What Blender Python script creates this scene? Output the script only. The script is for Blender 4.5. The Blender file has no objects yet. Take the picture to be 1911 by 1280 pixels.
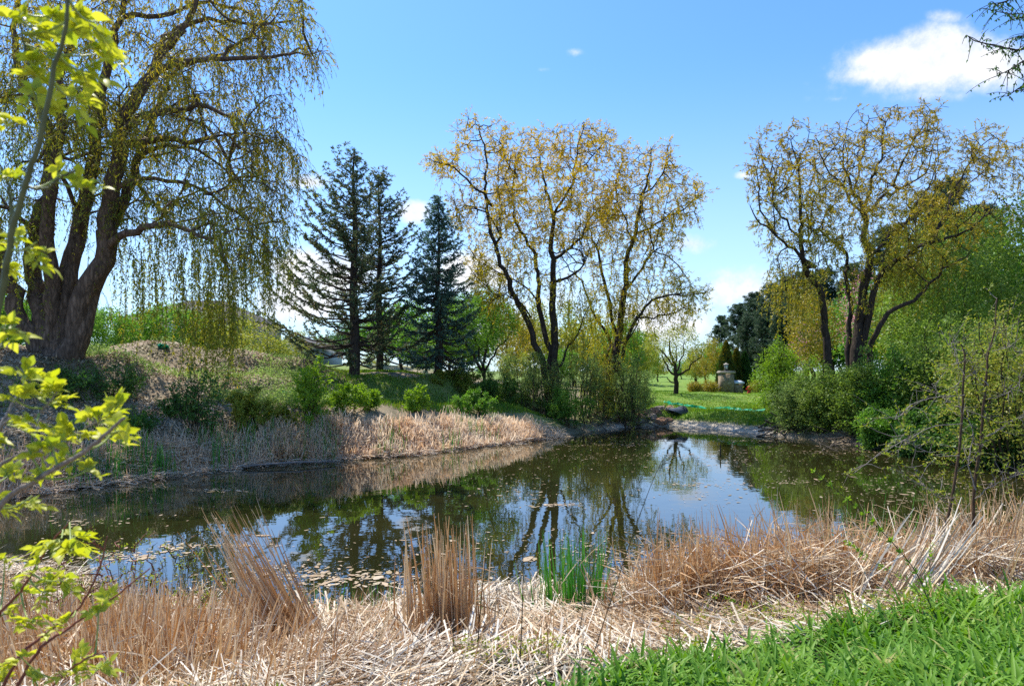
import bpy, math, random, time
import numpy as np
from mathutils import noise as mnoise, Vector
T0 = time.time()
rng = np.random.default_rng(7)
random.seed(7)
PI = math.pi
F, CX, HZ, CZ = 1274.0, 955.5, 690.0, 2.6
scene = bpy.context.scene
COL = scene.collection

# ------------------------------------------------------------------ helpers
def W(px, py, d):
    px = np.asarray(px, float); py = np.asarray(py, float); d = np.asarray(d, float)
    px, py, d = np.broadcast_arrays(px, py, d)
    return np.stack([(px - CX) / F * d, d, CZ - (py - HZ) / F * d], -1)

def nrm(v):
    return v / np.maximum(np.linalg.norm(v, axis=-1, keepdims=True), 1e-9)

def rdir(n):
    return nrm(rng.normal(size=(n, 3)))

class MB:
    def __init__(s):
        s.v = []; s.f = []; s.n = 0; s.r = []
    def add(s, V, Q, R=None):
        V = np.asarray(V, float).reshape(-1, 3); Q = np.asarray(Q, np.int64)
        if len(V) == 0 or len(Q) == 0: return
        s.v.append(V); s.f.append(Q + s.n); s.n += len(V)
        if R is None: R = np.full(len(Q), .5)
        s.r.append(np.broadcast_to(np.asarray(R, float), (len(Q),)))

def tag(o, label=None, cat=None, group=None, kind=None):
    if label: o['label'] = label
    if cat: o['category'] = cat
    if group: o['group'] = group
    if kind: o['kind'] = kind
    return o

def thing(name, label, cat, loc, group=None):
    o = bpy.data.objects.new(name, None); COL.objects.link(o)
    o.location = tuple(float(c) for c in loc); o.empty_display_size = .2
    return tag(o, label, cat, group)

def build(name, mb, mat, parent=None, smooth=False, extra=None):
    mi = [np.full(sum(len(q) for q in mb.f), 0, np.int32)]; mats_ = [mat]
    if extra:
        m0 = mb; mb = MB(); mb.v = list(m0.v); mb.f = list(m0.f); mb.r = list(m0.r); mb.n = m0.n
        for e, em in extra:
            mi.append(np.full(sum(len(q) for q in e.f), len(mats_), np.int32)); mats_.append(em)
            mb.v += e.v; mb.f += [q + mb.n for q in e.f]; mb.r += e.r; mb.n += e.n
    V = np.concatenate(mb.v)
    if parent is not None: V = V - np.array(parent.location)
    me = bpy.data.meshes.new(name)
    me.vertices.add(len(V)); me.vertices.foreach_set('co', V.astype(np.float32).ravel())
    tot = [np.full(len(q), q.shape[1], np.int32) for q in mb.f]
    idx = np.concatenate([q.ravel() for q in mb.f]).astype(np.int32)
    tot = np.concatenate(tot)
    st = np.concatenate([[0], np.cumsum(tot)[:-1]]).astype(np.int32)
    me.loops.add(len(idx)); me.loops.foreach_set('vertex_index', idx)
    me.polygons.add(len(st)); me.polygons.foreach_set('loop_start', st)
    if smooth: me.polygons.foreach_set('use_smooth', np.ones(len(st), bool))
    me.update(calc_edges=True)
    a = me.attributes.new('rnd', 'FLOAT', 'FACE')
    a.data.foreach_set('value', np.concatenate(mb.r).astype(np.float32))
    for m_ in mats_: me.materials.append(m_)
    if extra: me.polygons.foreach_set('material_index', np.concatenate(mi))
    o = bpy.data.objects.new(name, me); COL.objects.link(o)
    if parent is not None: o.parent = parent
    return o

def copy_tree(o, loc, rz=0., s=1., label=None):
    c = o.copy(); COL.objects.link(c); c.location = tuple(float(a) for a in loc)
    c.rotation_euler = (0, 0, rz); c.scale = (s, s, s) if np.isscalar(s) else s
    if label: c['label'] = label
    for ch in list(o.children):
        k = ch.copy(); COL.objects.link(k); k.parent = c
        for g in list(ch.children):
            h = g.copy(); COL.objects.link(h); h.parent = k
    return c

def leaves(mb, P, D, L, Wd, R=None, flat=None):
    """diamond leaves: P base, D direction, L length, Wd width"""
    n = len(P)
    if n == 0: return
    D = nrm(D); S = rdir(n) if flat is None else flat
    S = nrm(np.cross(D, S)); N = np.cross(S, D)
    L = np.broadcast_to(np.asarray(L, float), (n,))[:, None]; Wd = np.broadcast_to(np.asarray(Wd, float), (n,))[:, None]
    m = P + D * L * .42
    V = np.stack([P, m + S * Wd * .5 + N * Wd * .12, P + D * L - N * L * .08, m - S * Wd * .5 + N * Wd * .12], 1)
    Q = np.arange(4 * n).reshape(n, 4)
    mb.add(V, Q, rng.random(n) if R is None else R)

def ribbons(mb, P, Wd, R=None, fold=0., side=None):
    """P (n,k,3) centre lines, Wd (n,k) or (k,) widths"""
    n, k, _ = P.shape
    Wd = np.broadcast_to(Wd, (n, k))
    D = nrm(np.gradient(P, axis=1))
    s = rdir(n)[:, None, :] if side is None else side[:, None, :]
    S = nrm(np.cross(D, s)); N = np.cross(S, D)
    h = S * Wd[..., None] * .5
    R = rng.random(n) if R is None else np.broadcast_to(R, (n,))
    if fold:
        V = np.stack([P - h + N * Wd[..., None] * fold, P, P + h + N * Wd[..., None] * fold], 2); c = 3
    else:
        V = np.stack([P - h, P + h], 2); c = 2
    b = (np.arange(n) * k * c)[:, None, None] + (np.arange(k - 1) * c)[None, :, None] + np.arange(c - 1)[None, None, :]
    Q = np.stack([b, b + 1, b + c + 1, b + c], -1).reshape(-1, 4)
    mb.add(V, Q, np.repeat(R, (k - 1) * (c - 1)))

def tube(mb, pts, rad, sides=6, r=.5):
    pts = np.asarray(pts, float); k = len(pts)
    rad = np.broadcast_to(np.asarray(rad, float), (k,))
    D = nrm(np.gradient(pts, axis=0))
    u = np.cross(D[0], [.3, .5, .81]); u /= np.linalg.norm(u)
    a = np.arange(sides) / sides * 2 * PI
    V = np.zeros((k, sides, 3))
    for i in range(k):
        u = u - D[i] * np.dot(u, D[i]); u /= np.linalg.norm(u)
        w = np.cross(D[i], u)
        V[i] = pts[i] + rad[i] * (np.cos(a)[:, None] * u + np.sin(a)[:, None] * w)
    b = (np.arange(k - 1) * sides)[:, None] + np.arange(sides)[None]
    b2 = (np.arange(k - 1) * sides)[:, None] + (np.arange(sides)[None] + 1) % sides
    Q = np.stack([b, b2, b2 + sides, b + sides], -1).reshape(-1, 4)
    mb.add(V, Q, r)
    mb.add(V[-1], np.arange(sides)[None], r)
    mb.add(V[0], np.arange(sides)[::-1][None], r)

def smooth_line(pts, n):
    """Catmull-Rom resample"""
    p = np.asarray(pts, float)
    if len(p) == 2: return p[0] + (p[1] - p[0]) * np.linspace(0, 1, n)[:, None]
    q = np.concatenate([[2 * p[0] - p[1]], p, [2 * p[-1] - p[-2]]])
    t = np.linspace(0, len(p) - 1 - 1e-6, n); i = t.astype(int); f = (t - i)[:, None]
    a, b, c, d = q[i], q[i + 1], q[i + 2], q[i + 3]
    return .5 * (2 * b + (c - a) * f + (2 * a - 5 * b + 4 * c - d) * f**2 + (3 * b - a - 3 * c + d) * f**3)

def inpoly(P, poly):
    x, y = P[:, 0], P[:, 1]; poly = np.asarray(poly, float); inside = np.zeros(len(P), bool)
    j = len(poly) - 1
    for i in range(len(poly)):
        xi, yi = poly[i]; xj, yj = poly[j]
        c = ((yi > y) != (yj > y)) & (x < (xj - xi) * (y - yi) / (yj - yi + 1e-12) + xi)
        inside ^= c; j = i
    return inside

def edgedist(P, poly):
    poly = np.asarray(poly, float); best = np.full(len(P), 1e9)
    for i in range(len(poly)):
        a = poly[i]; b = poly[(i + 1) % len(poly)]; ab = b - a
        t = np.clip(((P - a) @ ab) / (ab @ ab), 0, 1)
        best = np.minimum(best, np.linalg.norm(P - a - t[:, None] * ab, axis=1))
    return best

def vnoise(P, s, seed=0.):
    return np.array([mnoise.noise(Vector((p[0] * s + seed, p[1] * s, p[2] * s))) for p in np.atleast_2d(P)])

_h = rng.random((256, 256))
def fnoise(x, y, s):
    """fast 2-D value noise 0..1"""
    x = np.asarray(x) * s; y = np.asarray(y) * s
    i = np.floor(x).astype(int); j = np.floor(y).astype(int); fx = x - i; fy = y - j
    fx = fx * fx * (3 - 2 * fx); fy = fy * fy * (3 - 2 * fy)
    g = lambda a, b: _h[a % 256, b % 256]
    return (g(i, j) * (1 - fx) + g(i + 1, j) * fx) * (1 - fy) + (g(i, j + 1) * (1 - fx) + g(i + 1, j + 1) * fx) * fy

# ------------------------------------------------------------------ materials
def newmat(name):
    m = bpy.data.materials.new(name); m.use_nodes = True
    nt = m.node_tree; nt.nodes.clear()
    out = nt.nodes.new('ShaderNodeOutputMaterial')
    return m, nt, out

def N(nt, typ, **kw):
    n = nt.nodes.new(typ)
    for k, v in kw.items():
        if k.startswith('i_'):
            key = k[2:]; key = int(key) if key.isdigit() else key.replace('_', ' ')
            n.inputs[key].default_value = v
        else: setattr(n, k, v)
    return n

def ramp(nt, fac, cols, interp='LINEAR'):
    r = N(nt, 'ShaderNodeValToRGB'); cr = r.color_ramp; cr.interpolation = interp
    k = len(cols)
    for i, c in enumerate(cols):
        pos = i / (k - 1)
        if len(c) == 4: pos = c[3]
        e = cr.elements[i] if i < 2 else cr.elements.new(pos)
        e.position = pos; e.color = (*c[:3], 1)
    nt.links.new(fac, r.inputs[0]); return r.outputs[0]

def leafmat(name, cols, trans=.4, rough=.5, spec=.3, tcol=1.25):
    m, nt, out = newmat(name)
    at = N(nt, 'ShaderNodeAttribute', attribute_name='rnd')
    c = ramp(nt, at.outputs['Fac'], cols)
    p = N(nt, 'ShaderNodeBsdfPrincipled', i_Roughness=rough); p.inputs['Specular IOR Level'].default_value = spec
    nt.links.new(c, p.inputs['Base Color'])
    if trans > 0:
        hs = N(nt, 'ShaderNodeHueSaturation', i_Saturation=1.08, i_Value=tcol); nt.links.new(c, hs.inputs['Color'])
        t = N(nt, 'ShaderNodeBsdfTranslucent'); nt.links.new(hs.outputs[0], t.inputs[0])
        mx = N(nt, 'ShaderNodeMixShader'); mx.inputs[0].default_value = trans
        nt.links.new(p.outputs[0], mx.inputs[1]); nt.links.new(t.outputs[0], mx.inputs[2])
        nt.links.new(mx.outputs[0], out.inputs[0])
    else: nt.links.new(p.outputs[0], out.inputs[0])
    return m

def barkmat(name, c1, c2, scale=6., bump=.6):
    m, nt, out = newmat(name)
    tc = N(nt, 'ShaderNodeTexCoord'); mp = N(nt, 'ShaderNodeMapping'); mp.inputs['Scale'].default_value = (scale, scale, scale * .22)
    nt.links.new(tc.outputs['Object'], mp.inputs[0])
    no = N(nt, 'ShaderNodeTexNoise', i_Scale=2.2, i_Detail=6., i_Roughness=.65); nt.links.new(mp.outputs[0], no.inputs['Vector'])
    vo = N(nt, 'ShaderNodeTexVoronoi', i_Scale=2.0, feature='DISTANCE_TO_EDGE'); nt.links.new(mp.outputs[0], vo.inputs['Vector'])
    mu = N(nt, 'ShaderNodeMath', operation='MULTIPLY'); nt.links.new(no.outputs[0], mu.inputs[0]); 
    ad = N(nt, 'ShaderNodeMath', operation='ADD', i_1=.45); nt.links.new(vo.outputs[0], ad.inputs[0]); nt.links.new(ad.outputs[0], mu.inputs[1])
    c = ramp(nt, mu.outputs[0], [(*c1, .15), (*c2, .55)])
    p = N(nt, 'ShaderNodeBsdfPrincipled', i_Roughness=.9); p.inputs['Specular IOR Level'].default_value = .15
    nt.links.new(c, p.inputs['Base Color'])
    b = N(nt, 'ShaderNodeBump', i_Strength=bump, i_Distance=.05); nt.links.new(mu.outputs[0], b.inputs['Height'])
    nt.links.new(b.outputs[0], p.inputs['Normal'])
    nt.links.new(p.outputs[0], out.inputs[0]); return m

def plain(name, c1, c2, scale=8., rough=.7, bump=.2, spec=.3, metal=0.):
    m, nt, out = newmat(name)
    tc = N(nt, 'ShaderNodeTexCoord')
    no = N(nt, 'ShaderNodeTexNoise', i_Scale=scale, i_Detail=5.); nt.links.new(tc.outputs['Object'], no.inputs['Vector'])
    c = ramp(nt, no.outputs[0], [(*c1, .3), (*c2, .7)])
    p = N(nt, 'ShaderNodeBsdfPrincipled', i_Roughness=rough, i_Metallic=metal); p.inputs['Specular IOR Level'].default_value = spec
    nt.links.new(c, p.inputs['Base Color'])
    b = N(nt, 'ShaderNodeBump', i_Strength=bump, i_Distance=.02); nt.links.new(no.outputs[0], b.inputs['Height']); nt.links.new(b.outputs[0], p.inputs['Normal'])
    nt.links.new(p.outputs[0], out.inputs[0]); return m

M = {}
M['bark_willow'] = barkmat('bark_willow', (.05, .034, .024), (.27, .185, .13), 5.)
M['bark_grey'] = barkmat('bark_grey', (.022, .017, .013), (.095, .072, .054), 7.)
M['bark_spruce'] = barkmat('bark_spruce', (.03, .022, .017), (.11, .085, .065), 9.)
M['twig'] = barkmat('twig', (.05, .032, .02), (.15, .10, .06), 30., .3)
M['twig_grey'] = barkmat('twig_grey', (.16, .13, .11), (.36, .31, .27), 30., .3)
M['twig_dark'] = barkmat('twig_dark', (.025, .022, .012), (.08, .065, .035), 30., .3)
M['leaf_bigwillow'] = leafmat('leaf_bigwillow', [(.17, .23, .03), (.28, .28, .035), (.42, .31, .04), (.24, .27, .04)], .5)
M['leaf_willow'] = leafmat('leaf_willow', [(.58, .40, .04), (.62, .47, .05), (.44, .41, .045), (.50, .39, .04), (.30, .35, .04)], .45)
M['leaf_willow_right'] = leafmat('leaf_willow_right', [(.40, .29, .035), (.38, .33, .04), (.27, .30, .04), (.42, .32, .04)], .45)
M['leaf_green'] = leafmat('leaf_green', [(.09, .21, .025), (.14, .29, .035), (.20, .35, .05), (.11, .24, .035)], .42)
M['leaf_shrub'] = leafmat('leaf_shrub', [(.13, .21, .035), (.19, .29, .045), (.25, .35, .06), (.15, .23, .04)], .42)
M['leaf_sage'] = leafmat('leaf_sage', [(.15, .23, .06), (.21, .30, .08), (.28, .37, .10), (.18, .27, .07)], .52)
M['leaf_lime'] = leafmat('leaf_lime', [(.20, .34, .03), (.28, .42, .04), (.16, .29, .03)], .45)
M['leaf_yellowgreen'] = leafmat('leaf_yellowgreen', [(.20, .28, .035), (.30, .34, .05), (.38, .36, .06), (.16, .25, .03)], .42)
M['leaf_olive'] = leafmat('leaf_olive', [(.21, .26, .035), (.17, .25, .035), (.30, .28, .04), (.13, .22, .03)], .42)
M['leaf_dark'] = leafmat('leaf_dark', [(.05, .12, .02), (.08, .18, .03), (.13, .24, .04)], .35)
M['leaf_pink'] = leafmat('leaf_pink', [(.55, .20, .28), (.65, .32, .36), (.50, .25, .20)], .4)
M['leaf_gold'] = leafmat('leaf_gold', [(.30, .24, .03), (.38, .30, .04), (.24, .24, .04)], .35)
M['leaf_fore'] = leafmat('leaf_fore', [(.42, .47, .04), (.54, .55, .05), (.60, .60, .08), (.32, .40, .04)], .48, .45, .3, 1.2)
M['leaf_fore_dim'] = leafmat('leaf_fore_dim', [(.25, .32, .04), (.34, .38, .04), (.20, .30, .04), (.40, .36, .05)], .45)
M['needle'] = leafmat('needle', [(.07, .12, .06), (.11, .16, .075), (.16, .17, .07), (.26, .19, .075)], .4)
M['needle_blue'] = leafmat('needle_blue', [(.07, .15, .12), (.11, .20, .16), (.15, .22, .14)], .4)
M['needle_pine'] = leafmat('needle_pine', [(.045, .085, .045), (.07, .115, .06), (.10, .145, .07)], .25)
M['straw'] = leafmat('straw', [(.46, .24, .10), (.54, .33, .16), (.62, .44, .25), (.72, .58, .40), (.40, .19, .07)], .25, .6, .3, 1.1)
M['thatch'] = leafmat('thatch', [(.36, .22, .11), (.58, .44, .27), (.72, .61, .45), (.80, .72, .58), (.26, .15, .07)], .15, .6, .3, 1.05)
M['straw_pale'] = leafmat('straw_pale', [(.58, .36, .20), (.72, .52, .34), (.82, .66, .49), (.86, .76, .62)], .48, .6, .3, 1.15)
M['cattail_green'] = leafmat('cattail_green', [(.05, .20, .03), (.08, .27, .04), (.13, .32, .04)], .35)
M['lily'] = leafmat('lily', [(.06, .165, .014), (.105, .24, .022), (.16, .31, .032), (.23, .37, .05), (.38, .36, .12)], .36, .48, .22)
M['grass'] = leafmat('grass', [(.10, .22, .02), (.16, .29, .025), (.24, .30, .04), (.32, .28, .09)], .35)
M['litter'] = leafmat('litter', [(.36, .25, .15), (.48, .37, .24), (.60, .50, .36), (.26, .17, .10)], .1, .7)
M['floating'] = leafmat('floating', [(.34, .23, .13), (.46, .34, .22), (.26, .19, .08), (.52, .42, .30)], 0., .5)
M['netting'] = leafmat('netting', [(.01, .26, .12), (.02, .36, .18), (.03, .42, .24)], .2)

# ------------------------------------------------------------------ terrain
far_shore = [(-400, 985), (-150, 958), (20, 930), (100, 914), (200, 902), (300, 890), (400, 878), (480, 868), (560, 862), (640, 856), (700, 852), (760, 849),
             (850, 838), (950, 826), (1040, 816), (1085, 808), (1120, 803), (1180, 797), (1250, 796), (1330, 801), (1400, 808), (1480, 818),
             (1540, 824), (1600, 831), (1700, 844), (1800, 858), (1900, 880), (1990, 915)]
near_shore = [(1900, 1000), (1750, 1015), (1650, 1030), (1560, 1036), (1450, 1045), (1380, 1052), (1300, 1050), (1220, 1062), (1180, 1078), (1130, 1085), (1060, 1110),
              (1000, 1092), (930, 1105), (860, 1098), (800, 1135), (735, 1118), (690, 1150), (620, 1140), (560, 1158), (500, 1140), (430, 1150), (340, 1118), (280, 1130), (190, 1090),
              (100, 1062), (0, 1055), (-200, 1060), (-420, 1050)]
POND = W([p[0] for p in far_shore + near_shore], [p[1] for p in far_shore + near_shore],
         [CZ * F / (p[1] - HZ) for p in far_shore + near_shore])[:, :2]

def sdf(x, y):
    P = np.stack([np.ravel(x), np.ravel(y)], -1)
    d = edgedist(P, POND); d[inpoly(P, POND)] *= -1
    return d.reshape(np.shape(x))

ctrl = []
for px, py, d in [(110, 668, 21), (0, 650, 21), (-250, 660, 20), (300, 643, 26), (200, 655, 22), (450, 655, 27), (560, 668, 28), (660, 703, 28.5), (705, 694, 31), (817, 696, 30), (900, 716, 32), (980, 745, 31),
                  (1030, 778, 30.5), (1130, 768, 32), (1262, 736, 45), (1355, 734, 57), (1440, 732, 57), (1440, 760, 38), (1240, 760, 37), (1340, 765, 36.5),
                  (1560, 775, 28), (1700, 790, 24), (1850, 800, 20), (300, 750, 20.5), (150, 775, 18), (40, 790, 17), (450, 750, 23), (600, 752, 24.5), (750, 760, 26.5), (860, 760, 28.5), (330, 700, 23), (480, 700, 25.3), (580, 708, 26.5)]:
    w = W(px, py, d); ctrl.append(w)
ctrl += [np.array(c, float) for c in [(-40, 60, 4.6), (-30, 62, 4.4), (-60, 30, 4), (-14, 62, 3.0), (0, 70, 1.4), (14, 90, .9), (40, 90, 1.2), (40, 40, 2), (30, 20, 1.6), (20, 10, 1.2), (-40, 5, 1.5), (-20, 0, 1.2),
         (0, 0, .98), (-2, 2.5, .95), (2.5, 2.5, 1.02), (0, 4.2, .80), (3.2, 4.6, .88), (-2.5, 4.6, .66), (0, 5.6, .42), (-1.8, 5.6, .36), (3, 6.3, .52), (-3, 6.0, .34), (5.5, 6.5, .75), (6, 9, .2), (3, 8.2, .15), (0, 7., .16), (-2, 6.8, .12), (0, -30, 1.2), (0, 200, 1), (-200, 150, 3), (200, 150, 1.5), (-200, -100, 2), (200, -100, 2), (0, 400, 1)]]
ctrl = np.array(ctrl)

def land(x, y):
    x = np.asarray(x, float); y = np.asarray(y, float); sh = x.shape; x = x.ravel(); y = y.ravel()
    num = np.zeros_like(x); den = np.zeros_like(x)
    for c in ctrl:
        w = 1 / ((x - c[0])**2 + (y - c[1])**2 + .4)**1.7
        num += w * c[2]; den += w
    return (num / den).reshape(sh)

def gz(x, y):
    x = np.asarray(x, float); y = np.asarray(y, float)
    s = sdf(x, y)
    far = np.hypot(x, y)
    z = land(x, y) * (1 - np.exp(-np.maximum(s, 0) / 1.3)) + .03 * np.clip(s, 0, 1)
    z = z + (fnoise(x, y, .9) - .5) * .18 * np.clip(s / 2, 0, 1) * np.clip(far / 12, .3, 1) + (fnoise(x, y, 3.1) - .5) * .06 * np.clip(s, 0, 1)
    return np.where(s < 0, -.9 * (1 - np.exp(s / 1.6)), z)

def on(px, py, d):
    """ground point seen at column px, depth d"""
    x = (px - CX) / F * d
    return np.array([x, d, float(gz(np.array([x]), np.array([d]))[0])])

u = np.linspace(-1, 1, 420); axx = 30 * u + 420 * u**7
v = np.linspace(0, 1, 420); axy = -12 + 62 * v + 500 * v**6
GX, GY = np.meshgrid(axx, axy); GZ = gz(GX, GY); GS = sdf(GX, GY)
nx, ny = len(axx), len(axy)
mb = MB()
ii = (np.arange(ny - 1)[:, None] * nx + np.arange(nx - 1)[None]).ravel()
mb.add(np.stack([GX, GY, GZ], -1), np.stack([ii, ii + 1, ii + nx + 1, ii + nx], -1))

def ground_mat():
    m, nt, out = newmat('ground'); L = nt.links.new
    tc = N(nt, 'ShaderNodeTexCoord')
    def noi(s, det=6., rough=.6):
        n = N(nt, 'ShaderNodeTexNoise', i_Scale=s, i_Detail=det, i_Roughness=rough); L(tc.outputs['Object'], n.inputs['Vector']); return n.outputs[0]
    n1, n2, n3 = noi(.7), noi(4.), noi(22.)
    lit = ramp(nt, n3, [(.16, .115, .075, .25), (.34, .26, .17, .5), (.50, .41, .29, .75)])
    soil = ramp(nt, n2, [(.10, .09, .05, .3), (.24, .20, .11, .7)])
    lawn = ramp(nt, n2, [(.08, .17, .018, .25), (.14, .24, .028, .5), (.26, .25, .07, .75)])
    mud = ramp(nt, n3, [(.38, .31, .23, .3), (.68, .60, .49, .65)])
    def mix(f, a, b):
        x = N(nt, 'ShaderNodeMix', data_type='RGBA'); L(f, x.inputs[0]); L(a, x.inputs[6]); L(b, x.inputs[7]); return x.outputs[2]
    def att(nm): return N(nt, 'ShaderNodeAttribute', attribute_name=nm).outputs['Fac']
    mo = ramp(nt, n1, [(0, 0, 0, .42), (1, 1, 1, .58)])
    c = mix(mo, lit, soil)
    c = mix(att('lawn'), c, lawn); c = mix(att('mud'), c, mud)
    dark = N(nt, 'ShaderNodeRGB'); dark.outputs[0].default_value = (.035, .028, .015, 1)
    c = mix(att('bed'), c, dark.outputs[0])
    p = N(nt, 'ShaderNodeBsdfPrincipled', i_Roughness=.9); p.inputs['Specular IOR Level'].default_value = .2
    L(c, p.inputs['Base Color'])
    b = N(nt, 'ShaderNodeBump', i_Strength=.7, i_Distance=.06); L(n3, b.inputs['Height']); L(b.outputs[0], p.inputs['Normal'])
    L(p.outputs[0], out.inputs[0]); return m

ground = build('ground', mb, ground_mat(), smooth=True); tag(ground, kind='structure')
def lawn_w(x, y):
    ang = x / np.maximum(y, 1.)
    w = np.clip((y - 25.5) / 1.5, 0, 1) * np.clip((ang - .15) / .04, 0, 1) 
    w = np.maximum(w, np.clip((y - 55) / 10, 0, 1) * .8)
    w = np.maximum(w, .75 * np.clip((fnoise(x, y, .5) - .35) * 4, 0, 1) * np.clip((ang + .27) / .06, 0, 1) * np.clip((y - 24) / 2, 0, 1) * np.clip((33 - y) / 1, 0, 1) )
    w = np.maximum(w, np.clip((y - 36) / 6, 0, 1) * np.clip((-.15 - ang) / .1, 0, 1) * .8)
    return w
def setattr_pt(o, nm, arr):
    a = o.data.attributes.new(nm, 'FLOAT', 'POINT'); a.data.foreach_set('value', np.ascontiguousarray(arr, dtype=np.float32).ravel())
setattr_pt(ground, 'lawn', lawn_w(GX, GY) * np.clip(GS / .5 - .7, 0, 1))
setattr_pt(ground, 'mud', np.clip(1.3 - np.abs(GS - .15) / .38, 0, 1) * np.clip((GY - 21) / 6, 0, 1) * np.clip((GX - 3.) / 2, 0, 1) * np.clip((.42 - GX / np.maximum(GY, 1)) / .05, 0, 1) * np.clip((fnoise(GX, GY, .8)) * 2.2, 0, 1))
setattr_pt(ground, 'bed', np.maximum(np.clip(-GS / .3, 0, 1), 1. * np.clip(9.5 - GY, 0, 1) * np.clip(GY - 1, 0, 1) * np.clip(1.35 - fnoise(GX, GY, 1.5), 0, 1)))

# water
def water_mat():
    m, nt, out = newmat('water'); L = nt.links.new
    tc = N(nt, 'ShaderNodeTexCoord')
    n1 = N(nt, 'ShaderNodeTexNoise', i_Scale=.35, i_Detail=3.); L(tc.outputs['Object'], n1.inputs['Vector'])
    c = ramp(nt, n1.outputs[0], [(.012, .013, .004, .3), (.030, .028, .008, .7)])
    p = N(nt, 'ShaderNodeBsdfPrincipled', i_Roughness=.012, i_IOR=1.95); p.inputs['Specular IOR Level'].default_value = 1.
    L(c, p.inputs['Base Color'])
    n2 = N(nt, 'ShaderNodeTexNoise', i_Scale=1.6, i_Detail=3., i_Roughness=.55); L(tc.outputs['Object'], n2.inputs['Vector'])
    b = N(nt, 'ShaderNodeBump', i_Strength=.07, i_Distance=.04); L(n2.outputs[0], b.inputs['Height']); L(b.outputs[0], p.inputs['Normal'])
    L(p.outputs[0], out.inputs[0]); return m
lo = POND.min(0) - .5; hi = POND.max(0) + .5
mb = MB(); mb.add([(lo[0], lo[1], 0), (hi[0], lo[1], 0), (hi[0], hi[1], 0), (lo[0], hi[1], 0)], [[0, 1, 2, 3]])
water = build('water', mb, water_mat()); tag(water, kind='structure')

# ------------------------------------------------------------------ tree growing
def grow(limbs, A, step=.35, di=5., dk=.6, iters=140, jit=.25, trop=(0, 0, 0), maxn=9000):
    """limbs: (points, r0, r1) traced boughs; A: points the crown grows into (space colonisation)"""
    pos = []; par = []; ovr = []
    for li, (pts, r0, r1) in enumerate(limbs):
        pts = np.asarray(pts, float); ln = np.linalg.norm(np.diff(pts, axis=0), axis=1).sum()
        k = max(3, int(ln / step) + 1); q = smooth_line(pts, k)
        q[1:-1] += rng.normal(size=(k - 2, 3)) * step * .07; wv = np.cumsum(rng.normal(size=(k, 3)) * step * .16, 0); wv -= wv[:1] + (wv[-1:] - wv[:1]) * np.linspace(0, 1, k)[:, None]; q += wv * (1. if li > 0 else .6) * min(1, 6 * r1 / .05 + .4)
        rr = np.linspace(r0, r1, k)
        if li == 0: prev = -1
        else:
            prev = int(np.argmin(np.linalg.norm(np.array(pos) - q[0], axis=1))); 
            if np.linalg.norm(pos[prev] - q[0]) < .25: q = q[1:]; rr = rr[1:]
        for a, r in zip(q, rr):
            pos.append(a); par.append(prev); ovr.append(r); prev = len(pos) - 1
    P = np.zeros((maxn, 3)); n = len(pos); P[:n] = pos
    kids = np.zeros(maxn, int)
    A = np.asarray(A, float)
    bd = np.full(len(A), 1e9); bi = np.zeros(len(A), int); alive = np.ones(len(A), bool)
    new0 = 0; trop = np.array(trop)
    for it in range(iters):
        act = np.where(alive)[0]
        if len(act) == 0 or n >= maxn - 500: break
        for s in range(new0, n, 400):
            d = np.linalg.norm(A[act][:, None] - P[s:min(n, s + 400)][None], axis=2); j = d.argmin(1); dm = d[np.arange(len(act)), j]
            up = dm < bd[act]; bd[act[up]] = dm[up]; bi[act[up]] = j[up] + s
        alive &= bd > dk
        act = np.where(alive & (bd < di))[0]
        if len(act) == 0: break
        nodes, inv = np.unique(bi[act], return_inverse=True)
        D = np.zeros((len(nodes), 3)); np.add.at(D, inv, nrm(A[act] - P[bi[act]]))
        D = nrm(nrm(D) + trop + rng.normal(size=D.shape) * jit)
        ok = kids[nodes] < 4; nodes = nodes[ok]; D = D[ok]
        stuck = np.isin(bi, np.where(kids >= 4)[0]); alive &= ~stuck
        new0 = n
        for a, dd in zip(nodes, D):
            if n >= maxn: break
            P[n] = P[a] + dd * step; par.append(int(a)); kids[a] += 1; n += 1
    par = np.array(par[:n]); P = P[:n]
    R = np.zeros(n); return P, par, np.array(ovr), R

def radii(par, ovr, tip=.008, p=2.3):
    n = len(par); acc = np.zeros(n)
    r = np.zeros(n)
    for i in range(n - 1, -1, -1):
        r[i] = max(tip, acc[i]**(1 / p)) if acc[i] > 0 else tip
        if par[i] >= 0: acc[par[i]] += r[i]**p
    k = len(ovr); r[:k] = ovr
    for i in range(k, n):
        r[i] = min(r[i], r[par[i]] * .85)
    return r

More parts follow.
